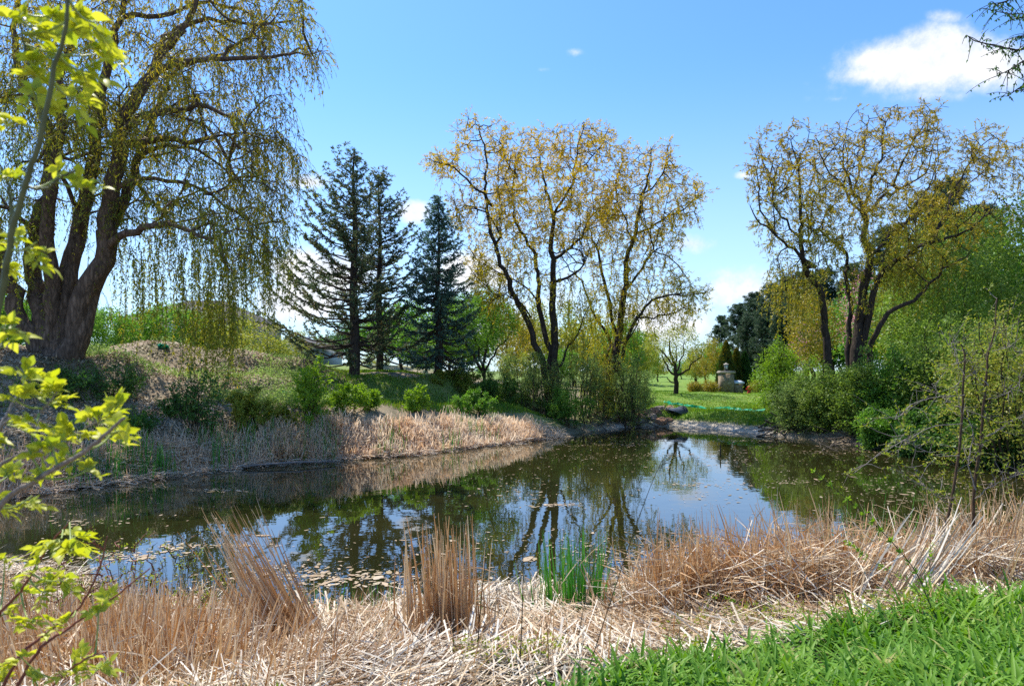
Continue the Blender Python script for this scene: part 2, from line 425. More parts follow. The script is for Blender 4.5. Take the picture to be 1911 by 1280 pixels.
def skin(mb, P, par, r, big=8):
    n = len(P); main = np.full(n, -1); 
    for i in range(n):
        p = par[i]
        if p >= 0 and (main[p] < 0 or r[i] > r[main[p]]): main[p] = i
    D = np.zeros((n, 3)); D[1:] = nrm(P[1:] - P[par[1:]])
    D[0] = D[1] if n > 1 else (0, 0, 1)
    Dr = D.copy(); hm = main >= 0; Dr[hm] = nrm(D[hm] + D[main[hm]])
    U = np.zeros((n, 3)); ref = np.array([.37, .61, .7])
    for i in range(n):
        p = par[i]; u = U[p] if p >= 0 else np.cross(Dr[0], ref)
        d = Dr[i]; u = u - d * (u @ d); l = math.sqrt(u @ u)
        U[i] = u / l if l > 1e-4 else nrm(np.cross(d, ref))
    V2 = np.cross(Dr, U)
    i = np.where(par >= 0)[0]; p = par[i]
    ismain = main[p] == i
    for lo_, hi_, sides in [(0, .02, 3), (.02, .07, 5), (.07, 9, big)]:
        s = (r[i] >= lo_) & (r[i] < hi_); 
        if not s.any(): continue
        c = i[s]; q = p[s]; mn = ismain[s]
        a = np.arange(sides) / sides * 2 * PI; ca = np.cos(a)[None, :, None]; sa = np.sin(a)[None, :, None]
        r0 = np.where(mn, r[q], np.minimum(r[c] * 1.25, r[q]))[:, None, None]
        Uq = np.where(mn[:, None], U[q], U[c])[:, None]; Vq = np.where(mn[:, None], V2[q], V2[c])[:, None]
        A0 = P[q][:, None] + r0 * (ca * Uq + sa * Vq)
        A1 = P[c][:, None] + r[c][:, None, None] * (ca * U[c][:, None] + sa * V2[c][:, None])
        V = np.concatenate([A0, A1], 1); m = len(c)
        b = (np.arange(m) * 2 * sides)[:, None]; k = np.arange(sides)[None]; k2 = (k + 1) % sides
        mb.add(V, np.stack([b + k, b + k2, b + k2 + sides, b + k + sides], -1).reshape(-1, 4))

def crown_pts(poly, n, d, thick, gap=0., seed=0., upper=1.):
    poly = np.asarray(poly, float); lo, hi = poly.min(0), poly.max(0); out = []
    while sum(map(len, out)) < n:
        q = lo + rng.random((n * 3, 2)) * (hi - lo); q = q[inpoly(q, poly)]
        e = edgedist(q, poly) * d / F
        off = rng.uniform(-1, 1, len(q)) * np.minimum(thick, .4 + e * 1.5)
        w = W(q[:, 0], q[:, 1], d + off)
        if gap: w = w[vnoise(w, .55, seed) > -1 + 2 * gap - .55] if gap else w
        out.append(w)
    return np.concatenate(out)[:n]

def ell_pts(c, r, n, shell=.0):
    v = rdir(n) * (shell + (1 - shell) * rng.random((n, 1)))**(1 / 3) if True else 0
    return np.asarray(c) + v * np.asarray(r)

def strands(tw, lf, S, Ln, k=7, out=None, lw=.008, leaf=(.09, .02), per_m=14, sway=.12, outw=.25, R=None, spread=.8):
    """hanging shoots from points S with length Ln; twigs into tw, leaves into lf"""
    n = len(S); 
    if n == 0: return
    t = np.linspace(0, 1, k)[None, :, None]
    o = rdir(n) * np.array([1, 1, .35]) if out is None else out
    Ln = np.asarray(Ln)[:, None, None]
    P = S[:, None] + o[:, None] * outw * np.sqrt(t) * np.minimum(Ln, 1.5) + np.array([0, 0, -1.]) * Ln * t**1.25 + np.cumsum(rng.normal(size=(n, k, 3)) * sway / k, axis=1) * Ln * np.array([1, 1, .3])
    if tw is not None: ribbons(tw, P, np.linspace(lw, lw * .5, k))
    m = np.maximum(1, (Ln[:, 0, 0] * per_m * rng.uniform(.5, 1.4, n)).astype(int))
    idx = np.repeat(np.arange(n), m); tt = rng.random(len(idx))**.8 * (k - 1.001); a = tt.astype(int); f = (tt - a)[:, None]
    B = P[idx, a] * (1 - f) + P[idx, a + 1] * f
    D = nrm(P[idx, a + 1] - P[idx, a]) + rdir(len(idx)) * spread
    rr = None
    if R is not None: rr = np.clip(R[idx] + rng.normal(size=len(idx)) * .15, 0, 1)
    leaves(lf, B, D, leaf[0] * rng.uniform(.6, 1.3, len(idx)), leaf[1] * rng.uniform(.7, 1.3, len(idx)), rr)

def sprays(lf, P, D, m, rad=.25, leaf=(.09, .035), droop=0., R=None):
    """m leaves scattered round each point"""
    idx = np.repeat(np.arange(len(P)), m); n = len(idx)
    off = rdir(n) * (rng.random((n, 1))**.6) * rad
    B = P[idx] + off
    d = nrm(off) * .7 + rdir(n) * .8 + (D[idx] * .6 if D is not None else 0) + np.array([0, 0, -droop])
    leaves(lf, B, d, leaf[0] * rng.uniform(.6, 1.3, n), leaf[1] * rng.uniform(.7, 1.3, n), None if R is None else np.clip(R[idx] + rng.normal(size=n) * .12, 0, 1))

def twiggy(tw, lf, P, D, m, L, leaf, per, lift=.15, droop=.1, R=None, w=.013, spread=.75):
    """fine shoots from every thin node, young leaves set along them"""
    i = np.repeat(np.arange(len(P)), m); n = len(i); k = 5
    v = nrm(D[i] + rng.normal(size=(n, 3)) * spread + [0, 0, lift]); l = rng.uniform(L[0], L[1], n)[:, None, None]; t = np.linspace(0, 1, k)[None, :, None]
    Q = P[i][:, None] + v[:, None] * l * t - np.array([0, 0, 1.]) * droop * l * t**2 * 1.6 + np.cumsum(rng.normal(size=(n, k, 3)) * .022, 1) * (t > 0)
    ribbons(tw, Q, np.linspace(w, w * .45, k))
    j = np.repeat(np.arange(n), per); a = (.25 + .75 * rng.random(len(j))) * (k - 1.001); ai = a.astype(int); f = (a - ai)[:, None]
    B = Q[j, ai] * (1 - f) + Q[j, ai + 1] * f
    leaves(lf, B, nrm(Q[j, ai + 1] - Q[j, ai]) * .8 + rng.normal(size=(len(j), 3)) * .5 + np.array([0, 0, -droop]), leaf[0] * rng.uniform(.55, 1.3, len(j)), leaf[1] * rng.uniform(.7, 1.3, len(j)), None if R is None else np.clip(R[i][j] + rng.normal(size=len(j)) * .12, 0, 1))

def limb(pts, d, r0, r1, dd=0., d0=0.):
    pts = np.asarray(pts, float); k = len(pts)
    dep = d + d0 + np.linspace(0, 1, k) * dd
    return (W(pts[:, 0], pts[:, 1], dep), r0, r1)

def finish_tree(name, label, base, P, par, r, bark, lf, leafm, tw=None, group=None, cat='tree', crown='crown'):
    t = thing(name, label, cat, base, group)
    b = MB(); skin(b, P, par, r)
    build('trunk', b, bark, t, True)
    build(crown, lf, leafm, t, False, [(tw, M['twig'])] if tw is not None and tw.v else None)
    return t

def treenodes(P, par, r, k0, thr):
    """thin nodes and their directions"""
    i = np.where((r < thr) & (par >= 0) & (np.arange(len(P)) >= k0))[0]
    return i, nrm(P[i] - P[par[i]])

# ------------------------------------------------------------------ big weeping willow on the left hill
def big_willow():
    d = 21.
    base = on(112, 0, d)
    b0 = base - np.array([0, 0, .3])
    def S(pts, r0, r1, dd=0., off=(0, 0)):
        p, a, b = limb(pts, d, r0, r1, dd)
        st = b0 + np.array([off[0], off[1], 0]); return (np.concatenate([[st], p]), a, b)
    L = [S([(112, 640), (118, 600), (122, 520), (132, 470), (150, 400), (168, 320), (185, 250), (205, 160), (225, 80), (238, 20), (245, -60)], .36, .06, .8),
         S([(75, 640), (42, 560), (22, 480), (5, 380), (-30, 250), (-60, 130), (-80, 20)], .32, .06, -.6, (-.25, 0)),
         S([(92, 630), (82, 560), (70, 500), (76, 430), (92, 340), (96, 270), (70, 190), (36, 120), (25, 50), (32, -60)], .30, .06, 1.6, (-.1, .3)),
         S([(138, 640), (168, 545), (187, 480), (195, 430), (207, 350), (217, 270), (236, 205), (266, 145), (290, 95), (318, 55), (350, 30), (368, -20)], .35, .06, -.9, (.2, -.2)),
         S([(152, 640), (190, 520), (206, 460), (235, 400), (252, 345), (262, 290), (284, 222), (310, 160), (330, 130)], .26, .05, 1.4, (.3, .1)),
         S([(100, 645), (104, 560), (108, 480), (112, 400), (130, 320), (128, 240), (120, 150), (150, 60), (160, -40)], .28, .06, -1.6, (0, -.3))]
    def B(pts, r0, r1, dd=0., d0=0.): L.append(limb(pts, d, r0, r1, dd, d0))
    B([(197, 458), (232, 438), (280, 420), (330, 415), (385, 437), (418, 468), (432, 505)], .13, .04, -2.2, -.3)
    B([(226, 240), (280, 215), (330, 195), (380, 189), (425, 200), (450, 240), (470, 310)], .13, .035, -1.5, -.6)
    B([(212, 270), (250, 261), (300, 260), (360, 265), (400, 251), (425, 290), (440, 335), (470, 365)], .12, .035, -.6, -.5)
    B([(262, 290), (310, 275), (360, 276), (420, 312), (450, 375)], .09, .03, 2, .8)
    B([(270, 150), (320, 128), (380, 112), (450, 107), (515, 100), (560, 92), (600, 96)], .11, .03, -1.2, -.5)
    B([(305, 70), (335, 56), (380, 40), (440, 50), (500, 50), (550, 32), (590, 42)], .09, .03, 1.5, -.4)
    B([(240, 30), (290, 30), (340, 10), (400, 5), (470, 20), (520, 42), (562, 72)], .09, .03, 2.4, .6)
    B([(255, 340), (272, 370), (300, 400), (345, 422), (372, 455)], .07, .03, 2, .9)
    B([(340, 125), (420, 100), (470, 60), (510, 5), (530, -50)], .06, .03, 2, 1.2)
    B([(75, 440), (30, 400), (-40, 380), (-90, 400)], .1, .03, -2, .5)
    B([(150, 400), (120, 330), (60, 300), (10, 320)], .08, .03, -2.5, .3)
    B([(205, 350), (290, 330), (350, 345), (420, 390), (470, 420), (500, 440)], .08, .03, 1, -.5)
    poly = [(-130, -120), (300, -170), (500, -100), (560, -20), (590, 25), (612, 55), (618, 105), (560, 130), (540, 180), (560, 235), (575, 310), (560, 380), (520, 470), (470, 520), (400, 540), (330, 520), (250, 500), (180, 400), (60, 420), (-120, 460)]
    # arching side boughs that bend over and hang
    def arcs(L, n, lo, hi, r, bias, rise=(.35, .75), drop=(.5, 1.1), skip=0):
        src = [l for l in L[skip:]]; new = []
        for _ in range(n):
            p = src[rng.integers(len(src))][0]; q = smooth_line(p, 30); s0 = q[rng.integers(10, 29)]
            v = nrm(rng.normal(size=3) * np.array([1, 1, 0]) + np.array(bias)); v[2] = 0; v = nrm(v); l = rng.uniform(lo, hi); t = np.linspace(0, 1, 9)[:, None]
            w = s0 + v * l * t**.9 + np.array([0, 0, 1.]) * l * (rng.uniform(*rise) * t * 1.6 - rng.uniform(*drop) * t**2.1) + np.cumsum(rng.normal(size=(9, 3)) * .05, 0) * (t > 0)
            pj = np.stack([CX + w[:, 0] / w[:, 1] * F, HZ - (w[:, 2] - CZ) / w[:, 1] * F], 1); keep = inpoly(pj, poly); kk = int(np.argmin(keep)) if not keep.all() else 9
            if kk < 4: continue
            new.append((w[:kk], r * rng.uniform(.6, 1.2), .010))
        return new
    L += arcs(L, 70, 1.3, 3.4, .042, (.35, -.1, 0)); L += arcs(L, 110, .8, 1.8, .024, (.3, 0, 0), skip=18)
    L = [(p, a, min(b, .014) if j > 5 else b) for j, (p, a, b) in enumerate(L)]
    poly = [(-130, -120), (300, -170), (500, -100), (560, -20), (590, 25), (612, 55), (618, 105), (560, 130), (540, 180), (560, 235), (575, 310), (560, 380), (520, 440), (470, 450), (400, 470), (330, 440), (250, 430), (180, 380), (60, 420), (-120, 460)]
    A = crown_pts(poly, 1700, d, 4.2, .1, 3.)
    P, par, ovr, R = grow(L, A, .34, 6, .5, 150, .28, (0, 0, -.06))
    r = radii(par, ovr, .012, 2.25)
    # flare at the root
    h = P[:, 2] - base[2]; r = r * (1 + .18 * np.exp(-np.maximum(h, 0) / .5))
    tw, lf = MB(), MB()
    i, D = treenodes(P, par, r, 0, .042)
    px = CX + P[i, 0] / P[i, 1] * F; py = HZ - (P[i, 2] - CZ) / P[i, 1] * F
    # yellow towards the top right, greener below
    hue = np.clip(.62 - (py - 50) / 900 + (px - 300) / 1400 + rng.normal(size=len(i)) * .12, 0, 1)
    twiggy(tw, lf, P[i], D, 4, (.3, .75), (.14, .031), 7, 0., .6, hue)
    k = rng.random(len(i)) < .6; ii_ = i[k]; 
    maxl = np.where(py[k] > 330, 1.7, 1.0) * rng.uniform(.35, 1.25, k.sum())
    ground_z = gz(P[ii_, 0], P[ii_, 1]); maxl = np.minimum(maxl, P[ii_, 2] - ground_z - .5)
    ok = maxl > .2
    strands(tw, lf, P[ii_][ok], maxl[ok], 7, None, .012, (.13, .032), 26, .15, .25, hue[k][ok], .9)
    # the long curtain hanging to the hill around the middle
    for (x0, x1, y0, y1, n, bot) in [(330, 450, 430, 500, 32, 630), (200, 520, 430, 480, 80, 580), (230, 470, 440, 520, 60, 625), (345, 445, 530, 600, 40, 690), (440, 560, 400, 460, 45, 550), (-60, 80, 380, 440, 60, 540)]:
        q = W(rng.uniform(x0, x1, n), rng.uniform(y0, y1, n), d + rng.normal(size=n) * 1.2 + (1.0 if x0 > 100 else 0))
        gzq = gz(q[:, 0], q[:, 1])
        zb = np.maximum(CZ - (bot + rng.normal(size=n) * 35 - HZ) / F * q[:, 1], gzq + .1)
        ln = q[:, 2] - zb; ok = ln > .3
        strands(tw, lf, q[ok], ln[ok], 9, None, .013, (.13, .034), 26, .10, .15, np.full(ok.sum(), .25), .9)
    # epicormic shoots along the trunks
    s = np.where((r > .12) & (P[:, 2] > base[2] + .8))[0]; s = np.repeat(s, 2)
    an = rng.random(len(s)) * 2 * PI; o = np.stack([np.cos(an), np.sin(an), 0 * an], 1)
    strands(tw, lf, P[s] + o * r[s][:, None], rng.uniform(.4, 1.5, len(s)), 6, o, .012, (.09, .022), 7, .3, .25)
    t = finish_tree('weeping_willow', 'huge many-stemmed weeping willow on the left hill, long hanging shoots', base, P, par, r, M['bark_willow'], lf, M['leaf_bigwillow'], tw)
    return t
big_willow()
print('willow1', time.time() - T0)

def open_willow(name, label, base, L, poly, nA, d, thick, leafm, dens=1., seed=1., drape=1., yb=450, cur=()):
    A = crown_pts(poly, int(nA * 1.45), d, thick, .10, seed)
    fk = []
    for _ in range(int(nA / 20)):
        j = rng.integers(len(L)); q = smooth_line(L[j][0], 30); i0 = rng.integers(12, 28); g0 = nrm(q[i0 + 1] - q[i0]); v = nrm(g0 + rng.normal(size=3) * .75 + [0, 0, .25]); l = rng.uniform(.8, 2.3); t_ = np.linspace(0, 1, 7)[:, None]
        w = q[i0] + v * l * t_ + np.array([0, 0, .35]) * l * t_**2 + np.cumsum(rng.normal(size=(7, 3)) * .05, 0) * (t_ > 0)
        pj = np.stack([CX + w[:, 0] / w[:, 1] * F, HZ - (w[:, 2] - CZ) / w[:, 1] * F], 1)
        if not inpoly(pj, poly).all(): continue
        fk.append((w, .038 * rng.uniform(.6, 1.2), .012))
    L = [(p, a, min(b, .02)) for p, a, b in L] + fk
    P, par, ovr, R = grow(L, A, .30, 6, .42, 160, .30, (0, 0, .04))
    r = radii(par, ovr, .016, 2.25); r[:len(ovr)] = np.maximum(r[:len(ovr)] * .86, .018)
    h = P[:, 2] - base[2]; r = r * (1 + .5 * np.exp(-np.maximum(h, 0) / .35))
    tw, lf = MB(), MB()
    i, D = treenodes(P, par, r, 0, .045)
    py = HZ - (P[i, 2] - CZ) / P[i, 1] * F
    nz = vnoise(P[i], .45, seed * 7)
    w = np.clip(.62 + nz * 1.1, .12, 1.)
    hue = np.clip(.25 + (py - yb) / 420. + .25 * nz + rng.normal(size=len(i)) * .1, 0, 1)
    k = rng.random(len(i)) < w * dens
    twiggy(tw, lf, P[i[k]], D[k], 4, (.25, .65), (.15, .032), 10, .22, .12, hue[k])
    k = rng.random(len(i)) < .8 * w * dens
    low = np.clip((py[k] - 380) / 200, 0, 1)
    ln = rng.uniform(.15, .42, k.sum()) + low * rng.uniform(.1, 1.3, k.sum()) * drape
    strands(tw, lf, P[i[k]], ln, 5, None, .011, (.16, .042), 30, .2, .32, hue[k], .9)
    s = np.where((r > .05) & (h > .5) & (rng.random(len(r)) < .5))[0]
    an = rng.random(len(s)) * 2 * PI; o = np.stack([np.cos(an), np.sin(an), 0 * an], 1)
    strands(tw, lf, P[s] + o * r[s][:, None], rng.uniform(.25, .9, len(s)) * drape, 5, o, .010, (.11, .028), 15, .3, .3, np.full(len(s), .78))
    for (x0, x1, y0, y1, n, l0, l1) in cur:
        q = W(rng.uniform(x0, x1, n), rng.uniform(y0, y1, n), d + rng.normal(size=n) * .9)
        strands(tw, lf, q, rng.uniform(l0, l1, n), 7, None, .011, (.13, .036), 24, .15, .25, np.full(n, .82), .9)
    return finish_tree(name, label, base, P, par, r, M['bark_grey'], lf, leafm, tw, 'open-crowned willows round the pond')

# central pair
d = 30.5; base = on(1034, 0, d)
b0 = base - np.array([0, 0, .2])
def st(pts, r0, r1, dd=0., off=(0, 0), d=d, b=None):
    p, a, c = limb(pts, d, r0, r1, dd); return (np.concatenate([[(b0 if b is None else b) + np.array([off[0], off[1], 0])], p]), a, c)
L = [st([(1035, 740), (1036, 690), (1038, 630), (1038, 555), (1038, 508), (1033, 442), (1035, 400), (1024, 358), (1014, 320), (1005, 275)], .27, .06, .5),
     st([(1024, 730), (1012, 655), (991, 592), (972, 541), (953, 499), (935, 442), (920, 386), (914, 349), (906, 302), (895, 250), (888, 225)], .19, .05, -1.3, (-.15, -.1)),
     st([(1030, 730), (1020, 650), (1010, 583), (1007, 531), (1005, 480), (986, 433), (967, 400), (963, 367), (965, 320), (978, 262)], .17, .05, 1.6, (-.05, .2)),
     limb([(1040, 690), (1062, 650), (1085, 620), (1100, 570)], d, .07, .03, -1.5)]
L += [limb([(1034, 405), (1056, 358), (1070, 311), (1080, 264), (1090, 228)], d, .08, .03, -1., .3), limb([(1038, 527), (1080, 499), (1103, 470)], d, .08, .04, -2, .2),
      limb([(1038, 490), (1080, 442), (1108, 400), (1150, 367)], d, .09, .03, 1.5, .2), limb([(920, 386), (890, 350), (850, 310), (800, 296)], d, .07, .025, -1.5, -.8),
      limb([(935, 442), (905, 400), (870, 385), (848, 395)], d, .06, .025, 1, -.7), limb([(991, 592), (960, 560), (930, 555), (905, 580)], d, .05, .02, -1, -.5),
      limb([(1010, 583), (985, 540), (950, 520), (905, 500), (880, 470)], d, .06, .02, -1, .8), limb([(965, 330), (940, 290), (935, 245)], d, .05, .02, 1.5, 1.2), limb([(1035, 400), (1060, 380), (1075, 330), (1120, 280), (1135, 240)], d, .06, .02, 2, .4)]
polyA = [(797, 303), (825, 280), (846, 262), (850, 228), (878, 210), (925, 222), (945, 243), (1000, 235), (1050, 240), (1090, 213), (1132, 232), (1178, 275), (1190, 330), (1165, 400), (1110, 470), (1085, 520), (1040, 560), (985, 555), (940, 560), (890, 560), (870, 490), (850, 440), (838, 400), (850, 345), (800, 322)]
open_willow('willow', 'tall golden-leaved willow, left of the two at the far pond end', base, L, polyA, 1150, d, 3.6, M['leaf_willow'], .95, 2., 1., 450, [(1040, 1110, 520, 600, 60, .5, 1.6), (930, 1000, 540, 620, 40, .4, 1.2)])
d = 32.5; base = on(1132, 0, d); b0 = base - np.array([0, 0, .2])
L = [st([(1135, 735), (1142, 680), (1150, 632), (1155, 574), (1164, 527), (1166, 489), (1181, 452), (1192, 414), (1202, 367), (1211, 335), (1216, 305), (1220, 272)], .26, .05, .4, d=d),
     st([(1128, 730), (1130, 690), (1146, 632), (1136, 564), (1127, 499), (1113, 452), (1103, 424), (1095, 390)], .18, .05, 1.4, (-.1, .1), d=d),
     st([(1140, 730), (1150, 690), (1160, 640), (1192, 592), (1216, 564), (1249, 546), (1286, 550), (1318, 545)], .15, .03, -1.4, (.2, -.1), d=d),
     st([(1124, 730), (1130, 670), (1142, 634), (1110, 583), (1080, 527), (1056, 499), (1040, 460)], .14, .04, 2.4, (-.2, .2), d=d)]
L += [limb([(1164, 545), (1202, 499), (1220, 470), (1245, 455)], d, .08, .03, -1.2, .2), limb([(1194, 433), (1230, 414), (1267, 396), (1295, 370), (1314, 362)], d, .07, .025, 1.3, .3),
      limb([(1202, 367), (1230, 330), (1245, 295), (1250, 268)], d, .05, .02, -1, .3), limb([(1150, 632), (1172, 640), (1190, 610), (1200, 590)], d, .06, .025, -2, 0),
      limb([(1181, 452), (1160, 400), (1150, 340), (1165, 290)], d, .06, .02, -1.5, .3), limb([(1192, 592), (1230, 590), (1270, 575), (1300, 580)], d, .05, .02, 1, -.6), limb([(1220, 470), (1250, 480), (1275, 500), (1290, 530)], d, .04, .02, 1, -.5)]
polyB = [(1085, 430), (1120, 320), (1168, 290), (1192, 263), (1240, 262), (1262, 290), (1302, 312), (1320, 365), (1292, 420), (1262, 450), (1250, 490), (1292, 530), (1322, 538), (1318, 566), (1255, 575), (1200, 592), (1150, 600), (1105, 560), (1085, 500)]
open_willow('willow', 'shorter golden-leaved willow, right of the two at the far pond end', base, L, polyB, 900, d, 3.2, M['leaf_willow'], .8, 5., 1., 450, [(1085, 1185, 540, 660, 150, .6, 2.), (1180, 1300, 555, 590, 60, .3, .9)])
# right bank
d = 27.; base = on(1575, 0, d); b0 = base - np.array([0, 0, .2])
L = [st([(1590, 760), (1596, 680), (1601, 619), (1610, 563), (1620, 516), (1627, 479), (1615, 441), (1620, 413), (1610, 380), (1590, 340), (1576, 300), (1580, 240)], .30, .05, .6, (.3, 0), d=d),
     st([(1556, 760), (1552, 690), (1550, 640), (1550, 582), (1540, 535), (1521, 497), (1507, 450), (1505, 413), (1496, 375), (1493, 347), (1485, 310), (1476, 262)], .22, .05, -1., (-.3, 0), d=d),
     st([(1580, 760), (1588, 660), (1592, 572), (1587, 516), (1582, 479), (1545, 441), (1517, 422), (1480, 410)], .15, .04, 1.8, (.1, .3), d=d),
     st([(1610, 700), (1615, 640), (1639, 544), (1667, 502), (1709, 469), (1742, 441), (1789, 427), (1826, 408), (1862, 370)], .19, .04, -1., (.5, -.1), d=d),
     st([(1612, 700), (1620, 640), (1643, 591), (1695, 558), (1742, 521), (1772, 495), (1810, 470)], .17, .05, -2.4, (.6, -.3), d=d)]
L += [limb([(1521, 497), (1484, 465), (1446, 436), (1414, 413), (1400, 385)], d, .09, .03, -1., -.6), limb([(1446, 436), (1426, 400), (1418, 357), (1412, 318)], d, .05, .02, .5, -1),
      limb([(1618, 398), (1648, 362), (1667, 347), (1718, 318), (1740, 270)], d, .09, .03, 1.5, .4), limb([(1610, 404), (1592, 376), (1573, 338), (1545, 318), (1530, 270)], d, .07, .025, -1.2, .4),
      limb([(1618, 392), (1625, 338), (1643, 300), (1648, 254), (1662, 215)], d, .08, .025, -.4, .4), limb([(1742, 441), (1770, 385), (1789, 347), (1817, 296), (1854, 254)], d, .07, .025, 1, -.6),
      limb([(1507, 450), (1470, 420), (1450, 380), (1440, 330), (1450, 280)], d, .06, .02, 1.5, -.6), limb([(1627, 479), (1660, 430), (1700, 400), (1715, 370), (1760, 340)], d, .08, .025, 2, .4), limb([(1592, 376), (1600, 310), (1615, 260), (1620, 215)], d, .05, .02, 1, .6),
      limb([(1667, 347), (1690, 300), (1715, 250), (1735, 205)], d, .05, .02, -1, .8)]
polyC = [(1386, 318), (1400, 268), (1432, 240), (1480, 222), (1530, 235), (1560, 213), (1600, 195), (1660, 188), (1742, 186), (1778, 202), (1775, 245), (1800, 242), (1850, 232), (1915, 262), (1930, 420), (1850, 440), (1780, 480), (1720, 540), (1660, 540), (1600, 490), (1560, 500), (1500, 560), (1440, 530), (1410, 480), (1440, 470), (1410, 430), (1440, 400), (1402, 345)]
open_willow('willow', 'spreading willow on the right bank with dark forked boughs and sparse ochre leaves', base, L, polyC, 1500, d, 3.8, M['leaf_willow_right'], .75, 9., .8, 420, [(1430, 1530, 480, 560, 110, .5, 1.7), (1640, 1780, 440, 540, 150, .5, 1.5), (1560, 1640, 470, 560, 60, .4, 1.2)])
print('willows', time.time() - T0)

# ------------------------------------------------------------------ spruces
def spruce(label, base, H, prof, needle, nb=250, dirmul=None, up=(.65, -.05), bare=.35, dens=1., seed=0, tr=.2, lean=0., group='spruces on the far bank', dead=.0):
    r_ = np.random.default_rng(seed)
    t = thing('spruce_tree', label, 'tree', base, group)
    tk = MB(); zz = np.linspace(-.2, H, 16); 
    ax = np.stack([base[0] + lean * np.clip(zz / H, 0, 1)**1.5 + .04 * np.sin(zz * 1.3), base[1] + 0 * zz, base[2] + zz], 1)
    tube(tk, ax, tr * (1 - np.clip(zz / H, 0, 1))**.85 + .012, 8)
    h = np.sort(r_.uniform(.06, .985, nb)); az = np.arange(nb) * 2.4 + r_.normal(size=nb) * .35
    Lb = np.interp(h, [p[0] for p in prof], [p[1] for p in prof]) * r_.uniform(.65, 1.12, nb)
    if dirmul is not None: Lb *= dirmul(az, h)
    e = np.interp(h, [0, 1], [up[1], up[0]]) + r_.normal(size=nb) * .07
    K = 9; s = np.linspace(0, 1, K)
    O = np.stack([np.cos(az), np.sin(az)], 1)
    rr = Lb[:, None] * s * np.cos(e)[:, None]
    zq = Lb[:, None] * (np.sin(e)[:, None] * s - .16 * np.sin(s * PI) * np.clip(1 - h, 0, 1)[:, None] + .10 * s**3)
    st_ = np.stack([np.interp(base[2] + h * H, ax[:, 2], ax[:, 0]), np.full(nb, base[1]), base[2] + h * H], 1)
    P = st_[:, None] + np.concatenate([O[:, None] * rr[..., None], zq[..., None]], 2)
    P[:, 1:] += r_.normal(size=(nb, K - 1, 3)) * .035
    bw = (.022 + .02 * (1 - h)) * np.clip(Lb / 1.5, .5, 1.3)
    for i in range(nb): tube(tk, P[i], bw[i] * np.linspace(1, .25, K), 4)
    build('trunk', tk, M['bark_spruce'], t, True)
    # side twigs
    per = np.maximum(4, (Lb * 11 * dens)).astype(int)
    live = r_.random(nb) > dead * np.clip(1.4 - h * 2, 0, 1)
    per = np.where(live, per, (per * .3).astype(int))
    bi = np.repeat(np.arange(nb), per); m = len(bi)
    b0_ = np.clip(bare * np.clip(1.25 - h[bi], .0, 1), 0, .8)
    tt = b0_ + (1 - b0_) * r_.random(m)**.85; ti = tt * (K - 1.001); a = ti.astype(int); f = (ti - a)[:, None]
    B = P[bi, a] * (1 - f) + P[bi, a + 1] * f
    fw = nrm(P[bi, a + 1] - P[bi, a]); sd = nrm(np.cross(fw, [0, 0, 1.])) * np.where(r_.random(m) < .5, 1, -1)[:, None]
    tl = (.12 + .26 * (1 - tt) * np.clip(Lb[bi] / 2, .4, 1.3)) * r_.uniform(.6, 1.3, m)
    D = nrm(fw * .7 + sd * r_.uniform(.3, 1, m)[:, None] + np.array([0, 0, 1.]) * r_.normal(-.05, .3, m)[:, None])
    nn = np.maximum(5, (tl * 64)).astype(int)
    ni = np.repeat(np.arange(m), nn); q = r_.random(len(ni))[:, None]
    Q = B[ni] + D[ni] * tl[ni][:, None] * q + np.array([0, 0, -1]) * .05 * q**2
    lf = MB()
    leaves(lf, Q, D[ni] * .9 + r_.normal(size=(len(ni), 3)) * .5, r_.uniform(.08, .15, len(ni)), r_.uniform(.030, .048, len(ni)), np.clip(r_.random(m)[ni] * .8 + r_.normal(size=len(ni)) * .15, 0, 1))
    tw = MB(); ribbons(tw, np.stack([B, B + D * tl[:, None] * .5, B + D * tl[:, None]], 1), np.array([.012, .008, .005]))
    build('needles', lf, needle, t, False, [(tw, M['bark_spruce'])])
    return t
def leftmul(k):
    return lambda az, h: 1 + k * np.clip(-np.cos(az), 0, 1) * np.clip(1.15 - h, 0, 1)
spruce('tallest dark spruce with sparse up-swept limbs on the far left bank', on(661, 0, 28.5), 9.6, [(0, 2.5), (.12, 3.2), (.3, 2.9), (.5, 2.2), (.75, 1.4), (.92, .75), (1, .2)], M['needle'], 175, lambda az, h: (1 + .45 * np.clip(-np.cos(az), 0, 1)) * (1 - .3 * np.clip(np.cos(az), 0, 1)), (.75, .12), .45, 1., 3, .22, dead=.1)
spruce('thin brownish spruce close behind the tallest spruce', on(708, 0, 31.5), 9.3, [(0, 2.), (.2, 2.2), (.5, 1.7), (.75, 1.3), (.92, .7), (1, .2)], M['needle'], 180, lambda az, h: 1 + .2 * np.clip(np.cos(az), 0, 1), (.7, .05), .5, .9, 4, .16, dead=.35)
spruce('blue-green spruce with full pointed top, right of the sparse spruces', on(818, 0, 30.5), 8.0, [(0, 2.3), (.25, 2.2), (.45, 1.8), (.7, 1.2), (.9, .55), (1, .12)], M['needle_blue'], 230, None, (.55, -.12), .25, 1.25, 5, .17, dead=.75)
print('spruce', time.time() - T0)

# ------------------------------------------------------------------ shrubs, small trees, far trees
def hit(px, py, d0=3., d1=120.):
    """where the sight line through a photo point meets the ground"""
    d = np.geomspace(d0, d1, 900); w = W(px, py, d); z = gz(w[:, 0], w[:, 1]); i = np.argmax(w[:, 2] < np.maximum(z, 0))
    p = w[i]; p[2] = max(z[i], 0); return p

